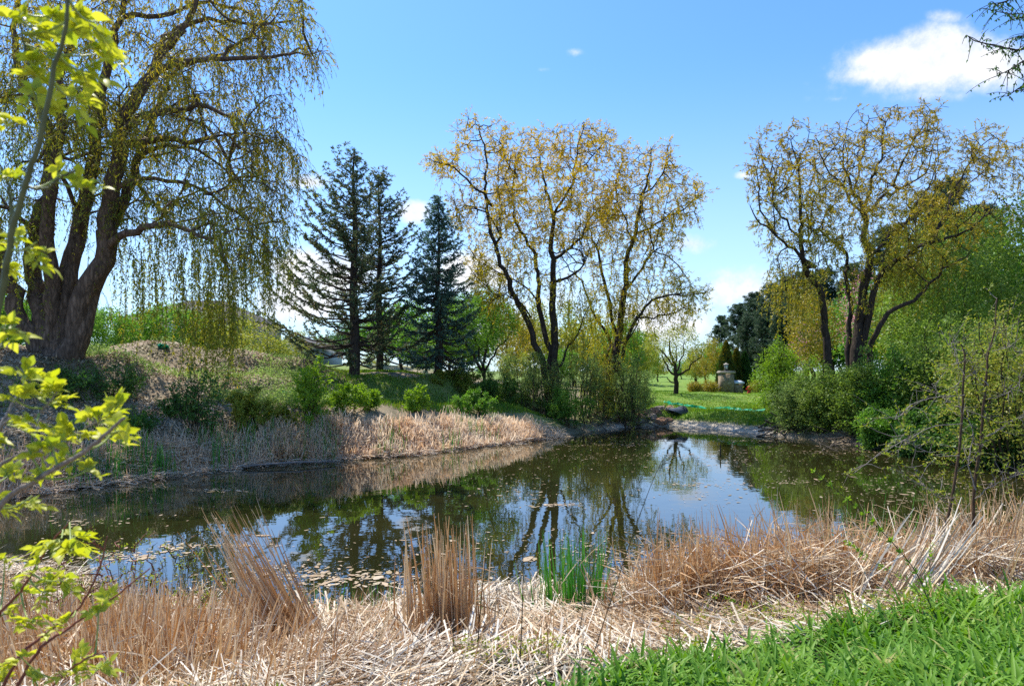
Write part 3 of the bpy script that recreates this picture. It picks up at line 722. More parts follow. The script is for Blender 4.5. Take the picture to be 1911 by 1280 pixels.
def shrub(name, label, cat, base, H, R, leafm, nst=14, nsub=9, per=26, leaf=(.07, .03), bark='twig_grey', group=None, weep=0., low=.15, spread=.35, cl=.10, seed=1, up=.6, thick=.012):
    g = np.random.default_rng(seed); base = np.array(base, float)
    R = np.array(R if hasattr(R, '__len__') else (R, R), float)
    t = thing(name, label, cat, base, group)
    az = g.random(nst) * 2 * PI; rho = np.sqrt(g.random(nst)); o = np.stack([np.cos(az), np.sin(az)], 1) * rho[:, None]
    top = np.concatenate([o * R, (H * (1 - .45 * rho**2.2) * g.uniform(.72, 1.06, nst))[:, None]], 1)
    b0 = np.concatenate([o * R * spread, np.zeros((nst, 1))], 1)
    b0[:, 2] = gz(base[0] + b0[:, 0], base[1] + b0[:, 1]) - base[2] - .05
    K = 8; s = np.linspace(0, 1, K)[None, :, None]
    P = b0[:, None] * (1 - s) + top[:, None] * s
    P[..., :2] += (-(top - b0)[:, None, :2] * .35) * (np.sin(s * PI) * .7)
    P += np.cumsum(g.normal(size=(nst, K, 3)) * H * .018, 1) * (s > 0)
    P += base
    b = MB(); few = nst <= 9
    for i in range(nst):
        if few: b = MB()
        tube(b, P[i], thick * (1 + H * .35) * np.linspace(1, .3, K), 5)
        if few: build('stem', b, M[bark], t, True)
    if few: b = MB()
    n = nst * nsub; si = np.repeat(np.arange(nst), nsub); tt = low + (1 - low) * g.random(n)**.8
    ti = tt * (K - 1.001); a = ti.astype(int); f = (ti - a)[:, None]
    B = P[si, a] * (1 - f) + P[si, a + 1] * f
    D = g.normal(size=(n, 3)); D[:, 2] = np.abs(D[:, 2]) * up + .15; D[:, :2] += o[si] * .5; D = nrm(D)
    Ls = H * g.uniform(.14, .34, n) * (1.15 - .5 * tt)
    k = 6; q = np.linspace(0, 1, k)[None, :, None]
    T = B[:, None] + D[:, None] * Ls[:, None, None] * q + np.array([0, 0, -1.]) * (weep * H * .5 + .03) * q**2.2 + np.cumsum(g.normal(size=(n, k, 3)) * .02, 1)
    ribbons(b, T, np.linspace(.013, .005, k) * (1 + .12 * H))
    if not few: build('stems', b, M[bark], t, True)
    m = n * per; idx = np.repeat(np.arange(n), per); tt = (.15 + .85 * g.random(m)) * (k - 1.001); a = tt.astype(int); f = (tt - a)[:, None]
    Q = T[idx, a] * (1 - f) + T[idx, a + 1] * f + g.normal(size=(m, 3)) * cl * .5
    Dl = D[idx] * .5 + g.normal(size=(m, 3)) * .8 + np.array([0, 0, -.9 * weep])
    keep = Q[:, 2] > gz(Q[:, 0], Q[:, 1]) + .02
    lf = MB(); hue = np.clip(g.random(n)[idx] * .7 + g.normal(size=m) * .15 + .15, 0, 1)
    leaves(lf, Q[keep], Dl[keep], leaf[0] * g.uniform(.6, 1.35, keep.sum()), leaf[1] * g.uniform(.7, 1.3, keep.sum()), hue[keep])
    build('foliage', lf, leafm, t, False, [(b, M[bark])] if few else None)
    return t

def sc_tree(name, label, cat, base, ells, nA, leafm, bark='bark_grey', limbs=None, H=5., r0=.12, leaf=(.09, .05), per=14, rad=.28, step=.3, thr=.02, group=None, droop=.2, gap=.2, seed=1., p=2.3, loc_rng=None, crown='crown'):
    base = np.array(base, float)
    A = np.concatenate([ell_pts(base + np.array(c), r, int(nA * f), .15) for c, r, f in ells])
    if gap: A = A[vnoise(A, .6 * 5 / H, seed) > -.55 + gap * 1.4]
    if limbs is None:
        limbs = [(base + np.array([[0, 0, -.15], [.03 * H, .01 * H, .2 * H], [0, 0, .42 * H]]), r0, r0 * .6)]
    P, par, ovr, _ = grow(limbs, A, step, H * .9, step * 1.4, 120, .28)
    r = radii(par, ovr, .008 * max(1, H / 7), p)
    i, D = treenodes(P, par, r, min(4, len(ovr) - 1), thr * max(1, H / 7))
    lf = MB(); hue = np.clip(.5 + .5 * vnoise(P[i], .8 * 5 / H, seed + 3) + rng.normal(size=len(i)) * .15, 0, 1)
    sprays(lf, P[i], D, per, rad, leaf, droop, hue)
    return finish_tree(name, label, base, P, par, r, M[bark], lf, leafm, None, group, cat, crown)

# willow shoots and bushes round the feet of the central pair
G1 = 'green bushes round the feet of the central willows'
def px2m(p, d): return p * d / F
for (px, d, h, w, lab, mt, sd) in [
    (962, 30., 95, 42, 'feathery green bush just left of the central willow trunks', 'leaf_shrub', 11),
    (1003, 29.5, 118, 34, 'upright green bush against the left central willow trunk', 'leaf_shrub', 12),
    (1078, 30.2, 150, 40, 'tall light green bush between the two central willow trunks', 'leaf_shrub', 13),
    (1060, 28.6, 70, 45, 'low green bush at the water edge under the central willows', 'leaf_green', 14),
    (1168, 31., 135, 36, 'pale green bush right of the right-hand central willow trunk', 'leaf_shrub', 15),
    (1118, 31.3, 120, 30, 'yellowish green bush hugging the right-hand central willow trunk', 'leaf_yellowgreen', 16),
    (1190, 33., 95, 28, 'thin green bush beside the stony inlet', 'leaf_shrub', 17),
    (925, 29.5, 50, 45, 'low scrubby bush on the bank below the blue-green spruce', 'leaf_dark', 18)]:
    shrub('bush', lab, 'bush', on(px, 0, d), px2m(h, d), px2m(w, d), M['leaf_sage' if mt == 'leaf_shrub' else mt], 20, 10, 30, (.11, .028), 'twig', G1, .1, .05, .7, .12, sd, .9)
# right-hand bank thicket
G2 = 'bushes of the thicket on the right bank'
for (px, d, h, w, lab, mt, sd, wp, leaf) in [
    (1458, 31.5, 132, 48, 'weeping lime-green bush at the right end of the lawn', 'leaf_lime', 21, .45, (.10, .028)),
    (1500, 26.4, 105, 50, 'feathery grey-green bush above the muddy shore, left edge of the right thicket', 'leaf_shrub', 22, .1, (.09, .022)),
    (1545, 25.6, 135, 45, 'dense green bush hiding the trunks of the right bank willow', 'leaf_shrub', 23, .15, (.09, .026)),
    (1610, 24.2, 140, 50, 'broad mid-green bush right of the bank willow trunks', 'leaf_shrub', 24, .15, (.08, .035)),
    (1680, 23.4, 160, 60, 'rounded fresh green bush in the middle of the right thicket', 'leaf_green', 25, .1, (.08, .04)),
    (1650, 22.4, 85, 55, 'low bright green bush overhanging the right shore', 'leaf_green', 26, .1, (.08, .04)),
    (1760, 21.8, 210, 75, 'tall leafy green bush behind the bare twiggy sapling', 'leaf_shrub', 27, .1, (.075, .04)),
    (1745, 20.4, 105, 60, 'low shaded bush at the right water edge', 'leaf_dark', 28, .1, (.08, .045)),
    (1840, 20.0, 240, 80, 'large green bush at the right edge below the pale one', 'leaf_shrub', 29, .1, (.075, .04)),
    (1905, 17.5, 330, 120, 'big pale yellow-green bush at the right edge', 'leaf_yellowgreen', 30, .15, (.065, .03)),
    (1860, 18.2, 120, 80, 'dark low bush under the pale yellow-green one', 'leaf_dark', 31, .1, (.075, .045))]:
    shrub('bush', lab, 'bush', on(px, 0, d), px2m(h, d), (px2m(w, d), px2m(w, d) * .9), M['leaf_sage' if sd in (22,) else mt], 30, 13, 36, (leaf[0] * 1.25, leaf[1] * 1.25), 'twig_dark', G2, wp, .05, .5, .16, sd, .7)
print('shrubs', time.time() - T0)

# leafy trees behind the right thicket
for (px, d, top, w, lab, mt, sd) in [
    (1860, 30., 400, 105, 'dark green leafy tree rising behind the right thicket', 'leaf_dark', 3.),
    (1770, 37., 385, 110, 'olive and rust coloured tree behind the bank willow', 'leaf_olive', 4.),
    (1935, 26., 340, 100, 'tall leafy tree cut by the right edge of the view', 'leaf_shrub', 5.),
    (1690, 39., 480, 65, 'smaller olive tree between the bank willow boughs', 'leaf_olive', 6.),
    (1705, 31., 515, 70, 'airy mid-green tree rising behind the rounded bush of the thicket', 'leaf_shrub', 8.),
    (1790, 26.5, 455, 75, 'fresh green leafy tree above the tall thicket bush', 'leaf_shrub', 9.),
    (1515, 42., 545, 50, 'yellow-green weeping tree left of the bank willow trunks', 'leaf_gold', 7.)]:
    b = on(px, 0, d); H = CZ - (top - HZ) / F * d - b[2]; w = px2m(w, d)
    sc_tree('leafy_tree', lab, 'tree', b, [((0, 0, H * .62), (w, w, H * .40), 1.)], 420, M[mt], H=H, r0=.16, leaf=(.15, .075), per=40, rad=.5, step=.36, thr=.04, group='leafy trees behind the right thicket', seed=sd, gap=.12)
# pink blossom trees
for (px, d, top, w, lab, sd) in [(1603, 44., 500, 42, 'pink blossom tree glimpsed between the bank willow trunks', 8.), (1505, 47., 585, 30, 'salmon pink tree behind the lime-green bush', 9.)]:
    b = on(px, 0, d); H = CZ - (top - HZ) / F * d - b[2]; w = px2m(w, d)
    sc_tree('blossom_tree', lab, 'tree', b, [((0, 0, H * .65), (w, w, H * .36), 1.)], 240, M['leaf_pink'], H=H, r0=.12, leaf=(.14, .09), per=12, rad=.4, step=.4, seed=sd, group='pink blossom trees', gap=.15)
# green small tree right of the spruces
d = 33.; b = on(905, 0, d)
L = [limb([(905, 722), (905, 690), (912, 640), (925, 590), (940, 560)], d, .10, .03), limb([(903, 700), (885, 665), (860, 630), (840, 600), (820, 580)], d, .08, .03, -1), limb([(905, 705), (890, 650), (880, 600), (885, 550)], d, .07, .03, 1),
     limb([(908, 690), (930, 650), (955, 620)], d, .06, .02, -1)]
L[0] = (np.concatenate([[b - [0, 0, .1]], L[0][0]]), .11, .03)
sc_tree('leafy_tree', 'fresh green multi-stemmed tree right of the blue-green spruce', 'tree', b, [((-.2, 0, 3.0), (1.9, 1.7, 1.6), .7), ((-1.2, .3, 3.2), (1.2, 1.2, 1.3), .3)], 420, M['leaf_green'], limbs=L, H=5., leaf=(.12, .065), per=40, rad=.36, step=.26, seed=2., gap=.12)
# small ornamental tree on the lawn
d = 45.; b = on(1261, 0, d)
def lw(p): return np.array([W(a, c, d) for a, c in p])
dz = b[2] - W(1261, 736, d)[2]
L = [(np.concatenate([[b - [0, 0, .1]], lw([(1261, 703), (1259, 682), (1252, 660), (1250, 640)]) + [0, 0, dz]]), .17, .05)]
for p, dd in [([(1260, 704), (1245, 689), (1238, 677), (1230, 664)], -.8), ([(1261, 703), (1269, 686), (1280, 660), (1282, 640)], .8), ([(1262, 704), (1283, 691), (1292, 676), (1306, 668)], -.4), ([(1260, 690), (1268, 665), (1266, 640)], 1.), ([(1259, 685), (1240, 660), (1228, 645)], 1.)]:
    q = lw(p) + [0, 0, dz]; q[:, 1] += np.linspace(0, dd, len(q)); L.append((q, .08, .03))
L.append((lw([(1259, 720), (1250, 712), (1244, 704)]) + [0, 0, dz], .05, .03))
sc_tree('ornamental_tree', 'small vase-shaped tree standing alone on the lawn', 'tree', b, [((0, 0, 3.25), (2.3, 2.1, 1.35), 1.)], 420, M['leaf_yellowgreen'], limbs=L, H=4.6, leaf=(.13, .06), per=13, rad=.32, step=.25, seed=12., gap=.25)
print('mid trees', time.time() - T0)

# far trees: a few prototypes, copied
GF = 'trees in the distance behind the pond'
def proto(lab, mt, sd, sx=.42, zc=.6, sz=.40, name='distant_tree', per=55, gap=.12):
    return sc_tree(name, lab, 'tree', (0, 0, 0), [((0, 0, 7 * zc), (7 * sx, 7 * sx, 7 * sz), .7), ((7 * .15, .3, 7 * .5), (7 * .3, 7 * .3, 7 * .28), .3)], 330, M[mt], H=7., r0=.16, leaf=(.24, .13), per=per, rad=.6, step=.5, thr=.04, group=GF, seed=sd, gap=gap)
pa = proto('', 'leaf_green', 21.); pb = proto('', 'leaf_yellowgreen', 23., .40, .58, .42, per=34, gap=.25); pc = proto('', 'leaf_dark', 25.); pd = proto('', 'leaf_gold', 27., .42, .58, .42, per=30, gap=.25)
used = set()
def far(pr, px, top, d, lab, wide=1.):
    b = on(px, 0, d); H = CZ - (top - HZ) / F * d - b[2]; s = H / 6.9
    if pr.name in used: o = copy_tree(pr, b, random.random() * 6.28)
    else: used.add(pr.name); o = pr; o.location = tuple(b); o.rotation_euler = (0, 0, random.random() * 6.28)
    o.scale = (s * wide, s * wide, s); o['label'] = lab
    return o
LA = 'distant leafy tree in the green belt behind the left hill'
LB = 'distant yellowish tree seen between and beside the central willow trunks'
LC = 'far-off tree along the low horizon beyond the lawn'
for (pr, px, top, d, lab, wd) in [
    (pc, -90, 470, 44, LA, 1.2), (pa, -20, 530, 40, LA, 1.2), (pc, 40, 560, 52, LA, 1.2), (pa, 205, 572, 38, LA, 1.0), (pc, 150, 560, 66, LA, 1.2), (pa, 250, 600, 46, LA, 1.1), (pa, 318, 563, 42, 'small green tree in front of the grey-roofed house', 1.3), (pb, 425, 568, 43, LA, 1.2), (pb, 262, 585, 44, LA, 1.1), (pb, 375, 580, 45, LA, 1.1), (pb, 490, 605, 41, LA, 1.2), (pb, 545, 618, 44, LA, 1.2), (pc, 560, 630, 74, LA, 1.3), (pa, 610, 625, 78, LA, 1.3),
    (pc, 650, 605, 66, LA, 1.3), (pa, 705, 590, 58, LA, 1.2), (pa, 752, 560, 52, 'bright green tree showing between the sparse and the blue-green spruces', 1.1), (pa, 790, 590, 47, LA, 1.2), (pb, 842, 585, 52, LA, 1.2), (pa, 870, 548, 44, LA, 1.0),
    (pd, 945, 560, 58, LB, .9), (pb, 985, 565, 62, LB, .9), (pd, 1020, 590, 66, LB, 1.), (pb, 1072, 560, 58, LB, .9), (pb, 1105, 585, 66, LB, 1.), (pa, 1160, 600, 56, LB, .9), (pb, 1188, 592, 60, LB, .8), (pa, 1140, 640, 48, LB, 1.1), (pb, 1205, 618, 70, LB, .8), (pa, 1050, 650, 50, LB, 1.2), (pb, 960, 650, 52, LB, 1.2),
    (pd, 1318, 628, 66, 'ochre tree beside the dark conical evergreens by the stone pillar', .8), (pb, 1298, 662, 74, 'low pale tree left of the ochre tree by the stone pillar', 1.1),
    (pc, 1222, 676, 120, LC, 1.4), (pb, 1240, 690, 150, LC, 1.8), (pa, 1262, 694, 165, LC, 1.8), (pb, 1285, 690, 140, LC, 1.6), (pc, 1310, 686, 130, LC, 1.5), (pa, 1400, 680, 110, LC, 1.5), (pc, 1440, 670, 100, LC, 1.5), (pa, 1180, 690, 130, LC, 1.6), (pc, 1110, 680, 125, LC, 1.6), (pb, 1000, 680, 120, LC, 1.6), (pa, 900, 680, 110, LC, 1.6),
    (pb, 1228, 655, 92, LC, 1.2), (pa, 1272, 672, 105, LC, 1.4), (pb, 1300, 652, 88, LC, 1.1), (pa, 1335, 640, 80, LC, 1.), (pc, 1345, 660, 95, LC, 1.2), (pa, 1195, 640, 84, LC, 1.2),
    (pa, 800, 665, 100, LA, 1.6), (pb, 700, 655, 100, LA, 1.6), (pc, 1560, 560, 66, 'dark leafy tree behind the bank willow trunks', 1.1), (pa, 1650, 520, 58, 'leafy tree behind the right boughs of the bank willow', 1.2), (pc, 1740, 520, 46, 'dark leafy tree deep in the right thicket', 1.2), (pa, 1820, 520, 40, 'fresh green tree deep in the right thicket', 1.1), (pc, 1900, 480, 36, 'dark tree deep in the thicket at the right edge', 1.1), (pa, 1980, 420, 30, 'green tree just past the right edge of the thicket', 1.)]:
    far(pr, px, top, d, lab, wd)

# pines on the right behind the stone pillar
def pine(label):
    t = thing('pine_tree', label, 'tree', (0, 0, 0), 'tall dark pines behind the stone pillar')
    tk, lf = MB(), MB(); H = 13.; z = np.linspace(-.3, H, 12)
    tube(tk, np.stack([.12 * np.sin(z * .5), .1 * np.cos(z * .4), z], 1), .2 * (1 - z / H * .85), 7)
    nb = 120; h = rng.uniform(.2, 1, nb); az = rng.random(nb) * 2 * PI; Lb = np.interp(h, [.2, .4, .7, .95, 1], [1.6, 2.9, 2.4, 1.2, .5]) * rng.uniform(.6, 1.1, nb)
    e = rng.normal(.15, .2, nb) + h * .35
    D = np.stack([np.cos(az) * np.cos(e), np.sin(az) * np.cos(e), np.sin(e)], 1); B = np.stack([0 * h, 0 * h, h * H * .98], 1)
    K = 6; s = np.linspace(0, 1, K)[None, :, None]; P = B[:, None] + D[:, None] * Lb[:, None, None] * s + np.array([0, 0, .35]) * s**2
    for i in range(nb): tube(tk, P[i], np.linspace(.045, .012, K), 4)
    build('trunk', tk, M['bark_spruce'], t, True)
    m = nb * 11; bi = np.repeat(np.arange(nb), 11); tt = .3 + .7 * rng.random(m)
    C = B[bi] + D[bi] * (Lb[bi] * tt)[:, None] + np.array([0, 0, .35]) * tt[:, None]**2 + rng.normal(size=(m, 3)) * np.array([.25, .25, .14])
    hue = rng.random(m); q = np.repeat(np.arange(m), 34); v = nrm(rng.normal(size=(len(q), 3)) + np.array([0, 0, .35]))
    leaves(lf, C[q] + v * .03, v, rng.uniform(.16, .34, len(q)), .045, np.clip(hue[q] + rng.normal(size=len(q)) * .1, 0, 1))
    build('crown', lf, M['needle_pine'], t); return t
pn = [pine('')]
for k, (px, top, d) in enumerate([(1347, 588, 92), (1378, 566, 88), (1408, 545, 84), (1440, 528, 80), (1470, 515, 77), (1500, 505, 74), (1538, 500, 72), (1425, 575, 76), (1460, 570, 70), (1395, 590, 80), (1590, 490, 70), (1768, 335, 60), (1660, 420, 66), (1830, 380, 58)]):
    b = on(px, 0, d); H = CZ - (top - HZ) / F * d - b[2]; s = H / 13.3
    lab = 'tall dark pine in the row behind the stone pillar and lawn' if k < 11 and k != 10 else ['pine behind the bank willow trunks', 'dark pine top poking above the olive tree on the right', 'pine half hidden by the right boughs of the bank willow', 'pine behind the dark leafy tree at the right'][k - 10]
    o = pn[0] if k == 0 else copy_tree(pn[0], b, random.random() * 6.28)
    o.location = tuple(b); o.scale = (s * 1.1, s * 1.1, s); o['label'] = lab

# conical evergreens by the pillar
def cedar(label, base, H, R, sd, gold=False):
    g = np.random.default_rng(sd); t = thing('conical_evergreen', label, 'tree', base, 'conical evergreens beside the stone pillar')
    tk = MB(); tube(tk, np.array(base) + np.array([[0, 0, -.1], [0, 0, H * .5], [0, 0, H * .95]]), [.09, .06, .01], 6); build('trunk', tk, M['bark_spruce'], t)
    n = 9000; h = g.random(n)**1.3; az = g.random(n) * 2 * PI; rr = R * (1 - h)**.75 * (.55 + .5 * np.sqrt(g.random(n))) * (1 + .15 * np.sin(az * 5 + h * 20))
    P = np.array(base) + np.stack([np.cos(az) * rr, np.sin(az) * rr, .05 + h * H], 1)
    D = np.stack([np.cos(az) * .5, np.sin(az) * .5, 1 + 0 * az], 1) + g.normal(size=(n, 3)) * .4
    lf = MB(); leaves(lf, P, D, .2, .07, np.clip(g.random(n) * .6 + (.5 * np.clip(h - .45, 0, 1) if gold else 0), 0, 1)); build('foliage', lf, M['cedar_gold' if gold else 'cedar'], t)
M['cedar'] = leafmat('cedar', [(.02, .06, .015), (.04, .10, .02), (.06, .12, .025)], .2)
M['cedar_gold'] = leafmat('cedar_gold', [(.03, .07, .015), (.05, .10, .02), (.22, .16, .02), (.34, .20, .02)], .25)
cedar('gold-tipped conical evergreen directly behind the stone pillar', on(1355, 0, 60), 4.3, .95, 1, True)
cedar('bronze conical evergreen just right of the one behind the pillar', on(1374, 0, 61), 3.6, .8, 2, True)
cedar('narrow dark green conical evergreen, rightmost by the pillar', on(1390, 0, 61), 3.3, .75, 3)
print('far', time.time() - T0)
for (px, d, h, w, lab, sd) in [(1296, 57., 21, 9, 'low clipped golden hedge bush nearest the lawn tree', 41), (1325, 57., 25, 15, 'rounded golden hedge bush left of the stone pillar', 42), (1415, 57, 24, 14, 'pale green low bush beside the red hydrant', 44)]:
    shrub('hedge_bush', lab, 'bush', on(px, 0, d), px2m(h, d), px2m(w, d), M['leaf_gold' if sd < 44 else 'leaf_yellowgreen'], 22, 9, 20, (.10, .05), 'twig_dark', 'low bushes by the stone pillar', 0, .05, .8, .2, sd, .8)

# ------------------------------------------------------------------ built things by the lawn
def box(mb, c, s, r=.5, rz=0.):
    x, y, z = np.array(s) / 2
    V = np.array([(a * x, b_ * y, e * z) for e in (-1, 1) for b_ in (-1, 1) for a in (-1, 1)])
    if rz: V[:, :2] = V[:, :2] @ np.array([[math.cos(rz), math.sin(rz)], [-math.sin(rz), math.cos(rz)]])
    mb.add(V + np.array(c), [[0, 2, 3, 1], [4, 5, 7, 6], [0, 1, 5, 4], [2, 6, 7, 3], [0, 4, 6, 2], [1, 3, 7, 5]], r)

def stonemat():
    m, nt, out = newmat('stone_masonry'); L = nt.links.new
    tc = N(nt, 'ShaderNodeTexCoord'); vo = N(nt, 'ShaderNodeTexVoronoi', i_Scale=4.5); L(tc.outputs['Object'], vo.inputs['Vector'])
    ve = N(nt, 'ShaderNodeTexVoronoi', i_Scale=4.5, feature='DISTANCE_TO_EDGE'); L(tc.outputs['Object'], ve.inputs['Vector'])
    sp = N(nt, 'ShaderNodeSeparateColor'); L(vo.outputs['Color'], sp.inputs[0])
    c = ramp(nt, sp.outputs[0], [(.15, .11, .06), (.24, .18, .10), (.30, .24, .15), (.19, .15, .10)])
    e = ramp(nt, ve.outputs[0], [(0, 0, 0, .02), (1, 1, 1, .06)])
    mx = N(nt, 'ShaderNodeMix', data_type='RGBA'); L(e, mx.inputs[0]); mx.inputs[6].default_value = (.16, .14, .11, 1); L(c, mx.inputs[7])
    p = N(nt, 'ShaderNodeBsdfPrincipled', i_Roughness=.9); L(mx.outputs[2], p.inputs['Base Color'])
    b = N(nt, 'ShaderNodeBump', i_Strength=.6, i_Distance=.05); L(ve.outputs[0], b.inputs['Height']); L(b.outputs[0], p.inputs['Normal'])
    L(p.outputs[0], out.inputs[0]); return m
M['stone'] = stonemat()
M['capstone'] = plain('capstone', (.26, .23, .18), (.36, .32, .26), 5.)
M['black_metal'] = plain('black_metal', (.02, .02, .02), (.04, .04, .04), 12., .5)
M['frost_glass'] = plain('frost_glass', (.55, .60, .62), (.68, .72, .74), 3., .15, 0.)
M['red_paint'] = plain('red_paint', (.45, .02, .02), (.55, .03, .025), 9., .4)
b = on(1355, 0, 57.)
t = thing('stone_pillar', 'square tan stone gate pillar with flat cap beyond the lawn', 'pillar', b)
mb = MB(); box(mb, b + [0, 0, .77], (1.02, 1.02, 1.7)); build('shaft', mb, M['stone'], t)
mb = MB(); box(mb, b + [0, 0, 1.685], (1.2, 1.2, .13)); box(mb, b + [0, 0, 1.79], (1.08, 1.08, .08)); build('cap', mb, M['capstone'], t)
lp = b + [0, 0, 1.83]
t = thing('lantern', 'small black lantern with pale glass on top of the stone pillar', 'lantern', lp)
mb = MB(); box(mb, lp + [0, 0, .04], (.26, .26, .08)); box(mb, lp + [0, 0, .11], (.12, .12, .06)); 
for sx in (-1, 1):
    for sy in (-1, 1): box(mb, lp + [sx * .13, sy * .13, .33], (.03, .03, .38))
build('frame', mb, M['black_metal'], t)
mb = MB(); box(mb, lp + [0, 0, .33], (.22, .22, .36)); build('glass', mb, M['frost_glass'], t)
mb = MB(); tube(mb, lp + np.array([[0, 0, .52], [0, 0, .56], [0, 0, .62], [0, 0, .68]]), [.24, .21, .08, .02], 4); build('roof', mb, M['capstone'], t)
b = on(1376, 0, 57.)
t = thing('stone_post', 'short stone wall end with pale cap right of the gate pillar', 'post', b)
mb = MB(); box(mb, b + [0, 0, .38], (.75, .7, .95)); build('shaft', mb, M['stone'], t)
mb = MB(); tube(mb, b + np.array([[0, 0, .856], [0, 0, .95], [0, 0, 1.1]]), [.6, .6, .28], 4); build('cap', mb, M['frost_glass'], t)
b = on(1398, 0, 57.)
t = thing('fire_hydrant', 'small red fire hydrant at the lawn edge right of the pillar', 'hydrant', b)
mb = MB(); tube(mb, b + np.array([[0, 0, -.05], [0, 0, .06], [0, 0, .065], [0, 0, .46], [0, 0, .47], [0, 0, .52], [0, 0, .60], [0, 0, .64]]), [.19, .19, .13, .13, .17, .17, .10, .04], 12); build('barrel', mb, M['red_paint'], t, True)
for sx in (-1, 1):
    mb = MB(); tube(mb, b + np.array([[sx * .11, 0, .36], [sx * .20, 0, .36], [sx * .21, 0, .36], [sx * .24, 0, .36]]), [.06, .06, .075, .075], 8); build('outlet', mb, M['red_paint'], t)

# houses behind the hill
M['brick_grey'] = plain('brick_grey', (.20, .17, .15), (.30, .26, .22), 14., .9)
M['siding_blue'] = plain('siding_blue', (.30, .34, .42), (.38, .42, .50), 3., .8)
M['shingle'] = plain('shingle', (.06, .055, .05), (.10, .09, .08), 10., .95)
M['white_trim'] = plain('white_trim', (.75, .75, .74), (.82, .82, .80), 4., .5)
M['pane'] = plain('pane', (.03, .04, .05), (.06, .08, .10), 2., .08, 0., .6)
def house(label, x0, x1, d, ytop, yeave, depth, wallm, wins, seedrot=0.):
    a = W(x0, yeave, d); e = W(x1, yeave, d); zt = W(0, ytop, d)[2]; ze = a[2]; gx = (a[0] + e[0]) / 2
    zg = float(gz(np.array([gx]), np.array([d + depth / 2]))[0]) - .6; w = e[0] - a[0]
    t = thing('house', label, 'house', (gx, d + depth / 2, zg))
    mb = MB(); box(mb, (gx, d + depth / 2, (zg + ze) / 2), (w, depth, ze - zg)); build('wall', mb, wallm, t)
    mb = MB(); o = .45; hip = min(w, depth) * .42
    V = [(a[0] - o, d - o, ze), (e[0] + o, d - o, ze), (e[0] + o, d + depth + o, ze), (a[0] - o, d + depth + o, ze), (a[0] + hip, d + depth / 2, zt), (e[0] - hip, d + depth / 2, zt)]
    mb.add(V, [[0, 1, 5, 4], [2, 3, 4, 5]]); mb.add(V, [[1, 2, 5], [3, 0, 4]]); mb.add([(p[0], p[1], p[2] - .004) for p in V[:4]], [[0, 3, 2, 1]])
    rf = build('roof', mb, M['shingle'], t)
    mb = MB(); box(mb, (a[0] + w * .72, d + depth * .55, zt + .1), (.6, .6, 1.4)); build('chimney', mb, wallm, rf)
    for (wx, wy, ww, wh) in wins:
        c = W(wx, wy, d); 
        mb = MB(); box(mb, (c[0], d - .03, c[2]), (ww, .1, wh)); wo = build('window', mb, M['white_trim'], t)
        mb = MB(); 
        for k in (-1, 1): box(mb, (c[0] + k * ww * .22, d - .085, c[2]), (ww * .36, .02, wh * .8))
        build('pane', mb, M['pane'], wo)
house('grey-roofed house behind the left hill, half hidden by hanging willow shoots', 222, 458, 58., 551, 598, 9., M['brick_grey'], [(240, 618, 1., 1.5), (219 + 60, 612, 1., 1.4), (330, 612, 1.2, 1.4), (400, 612, 1.1, 1.4)])
house('low bluish house glimpsed right of the grey-roofed one', 478, 600, 66., 626, 648, 8., M['siding_blue'], [(510, 652, 1.1, 1.2), (565, 652, 1.1, 1.2)])

# erosion netting, culvert and stones
def netting(label, pts, name='green_netting', w=.16):
    p = np.array([hit(*q) for q in pts]); p = smooth_line(p, 60); p[:, 2] = gz(p[:, 0], p[:, 1]) + .07
    mb = MB(); g = np.random.default_rng(len(pts))
    for k in range(7 if len(pts) > 4 else 3):
        q = p + np.cumsum(g.normal(size=p.shape) * .02, 0) * .4 + g.normal(size=p.shape) * .03; q[:, 2] = gz(q[:, 0], q[:, 1]) + .03 + .10 * g.random(len(q))
        ribbons(mb, q[None], (.05 + .10 * g.random((1, len(q)))) , [g.random()])
    o = build(name, mb, M['netting']); tag(o, label, 'netting', 'green erosion netting on the slopes'); return o
netting('long line of green erosion netting across the lawn above the culvert', [(1241, 752), (1254, 757), (1268, 757), (1285, 760), (1310, 763), (1340, 765), (1375, 767), (1425, 769)])
netting('short piece of green netting left of the big willow trunk', [(2, 628), (14, 630), (24, 632)])
netting('scrap of green netting on the hill crest under the hanging willow shoots', [(297, 650), (302, 651), (310, 653)])
netting('green netting strip on the slope behind the bright sapling', [(528, 738), (545, 738), (566, 736), (590, 735)])
M['plastic_grey'] = plain('plastic_grey', (.05, .055, .065), (.09, .10, .115), 4., .5)
c = hit(1262, 776); ax = nrm(np.array([-.80, -.58, -.10])); 
t = thing('culvert_pipe', 'dark grey culvert pipe mouth sticking out of the bank below the netting', 'pipe', c)
mb = MB(); n = 28; a = np.arange(n) / n * 2 * PI; s1 = nrm(np.cross(ax, [0, 0, 1.])); s2 = np.cross(s1, ax); rings = []
for (rad_, along, mit) in [(.27, -.55, 0), (.27, 0., .45), (.235, 0., .45), (.235, -.55, 0)]:
    rings.append(c + np.array([0, 0, .10]) + rad_ * (np.cos(a)[:, None] * s1 + np.sin(a)[:, None] * s2) + ax * (along + mit * np.sin(a)[:, None] * 1.2))
V = np.concatenate(rings); k = np.arange(n); k2 = (k + 1) % n
for j in range(3): mb.add(V, np.stack([k + j * n, k2 + j * n, k2 + (j + 1) * n, k + (j + 1) * n], 1))
build('pipe', mb, M['plastic_grey'], t, True)
mb = MB()
for q in np.linspace(-.5, -.35, 2):
    r_ = c + np.array([0, 0, .10]) + .285 * (np.cos(a)[:, None] * s1 + np.sin(a)[:, None] * s2) + ax * q
    tube(mb, np.concatenate([r_, r_[:1]]), .03, 5)
build('rib', mb, M['plastic_grey'], t)
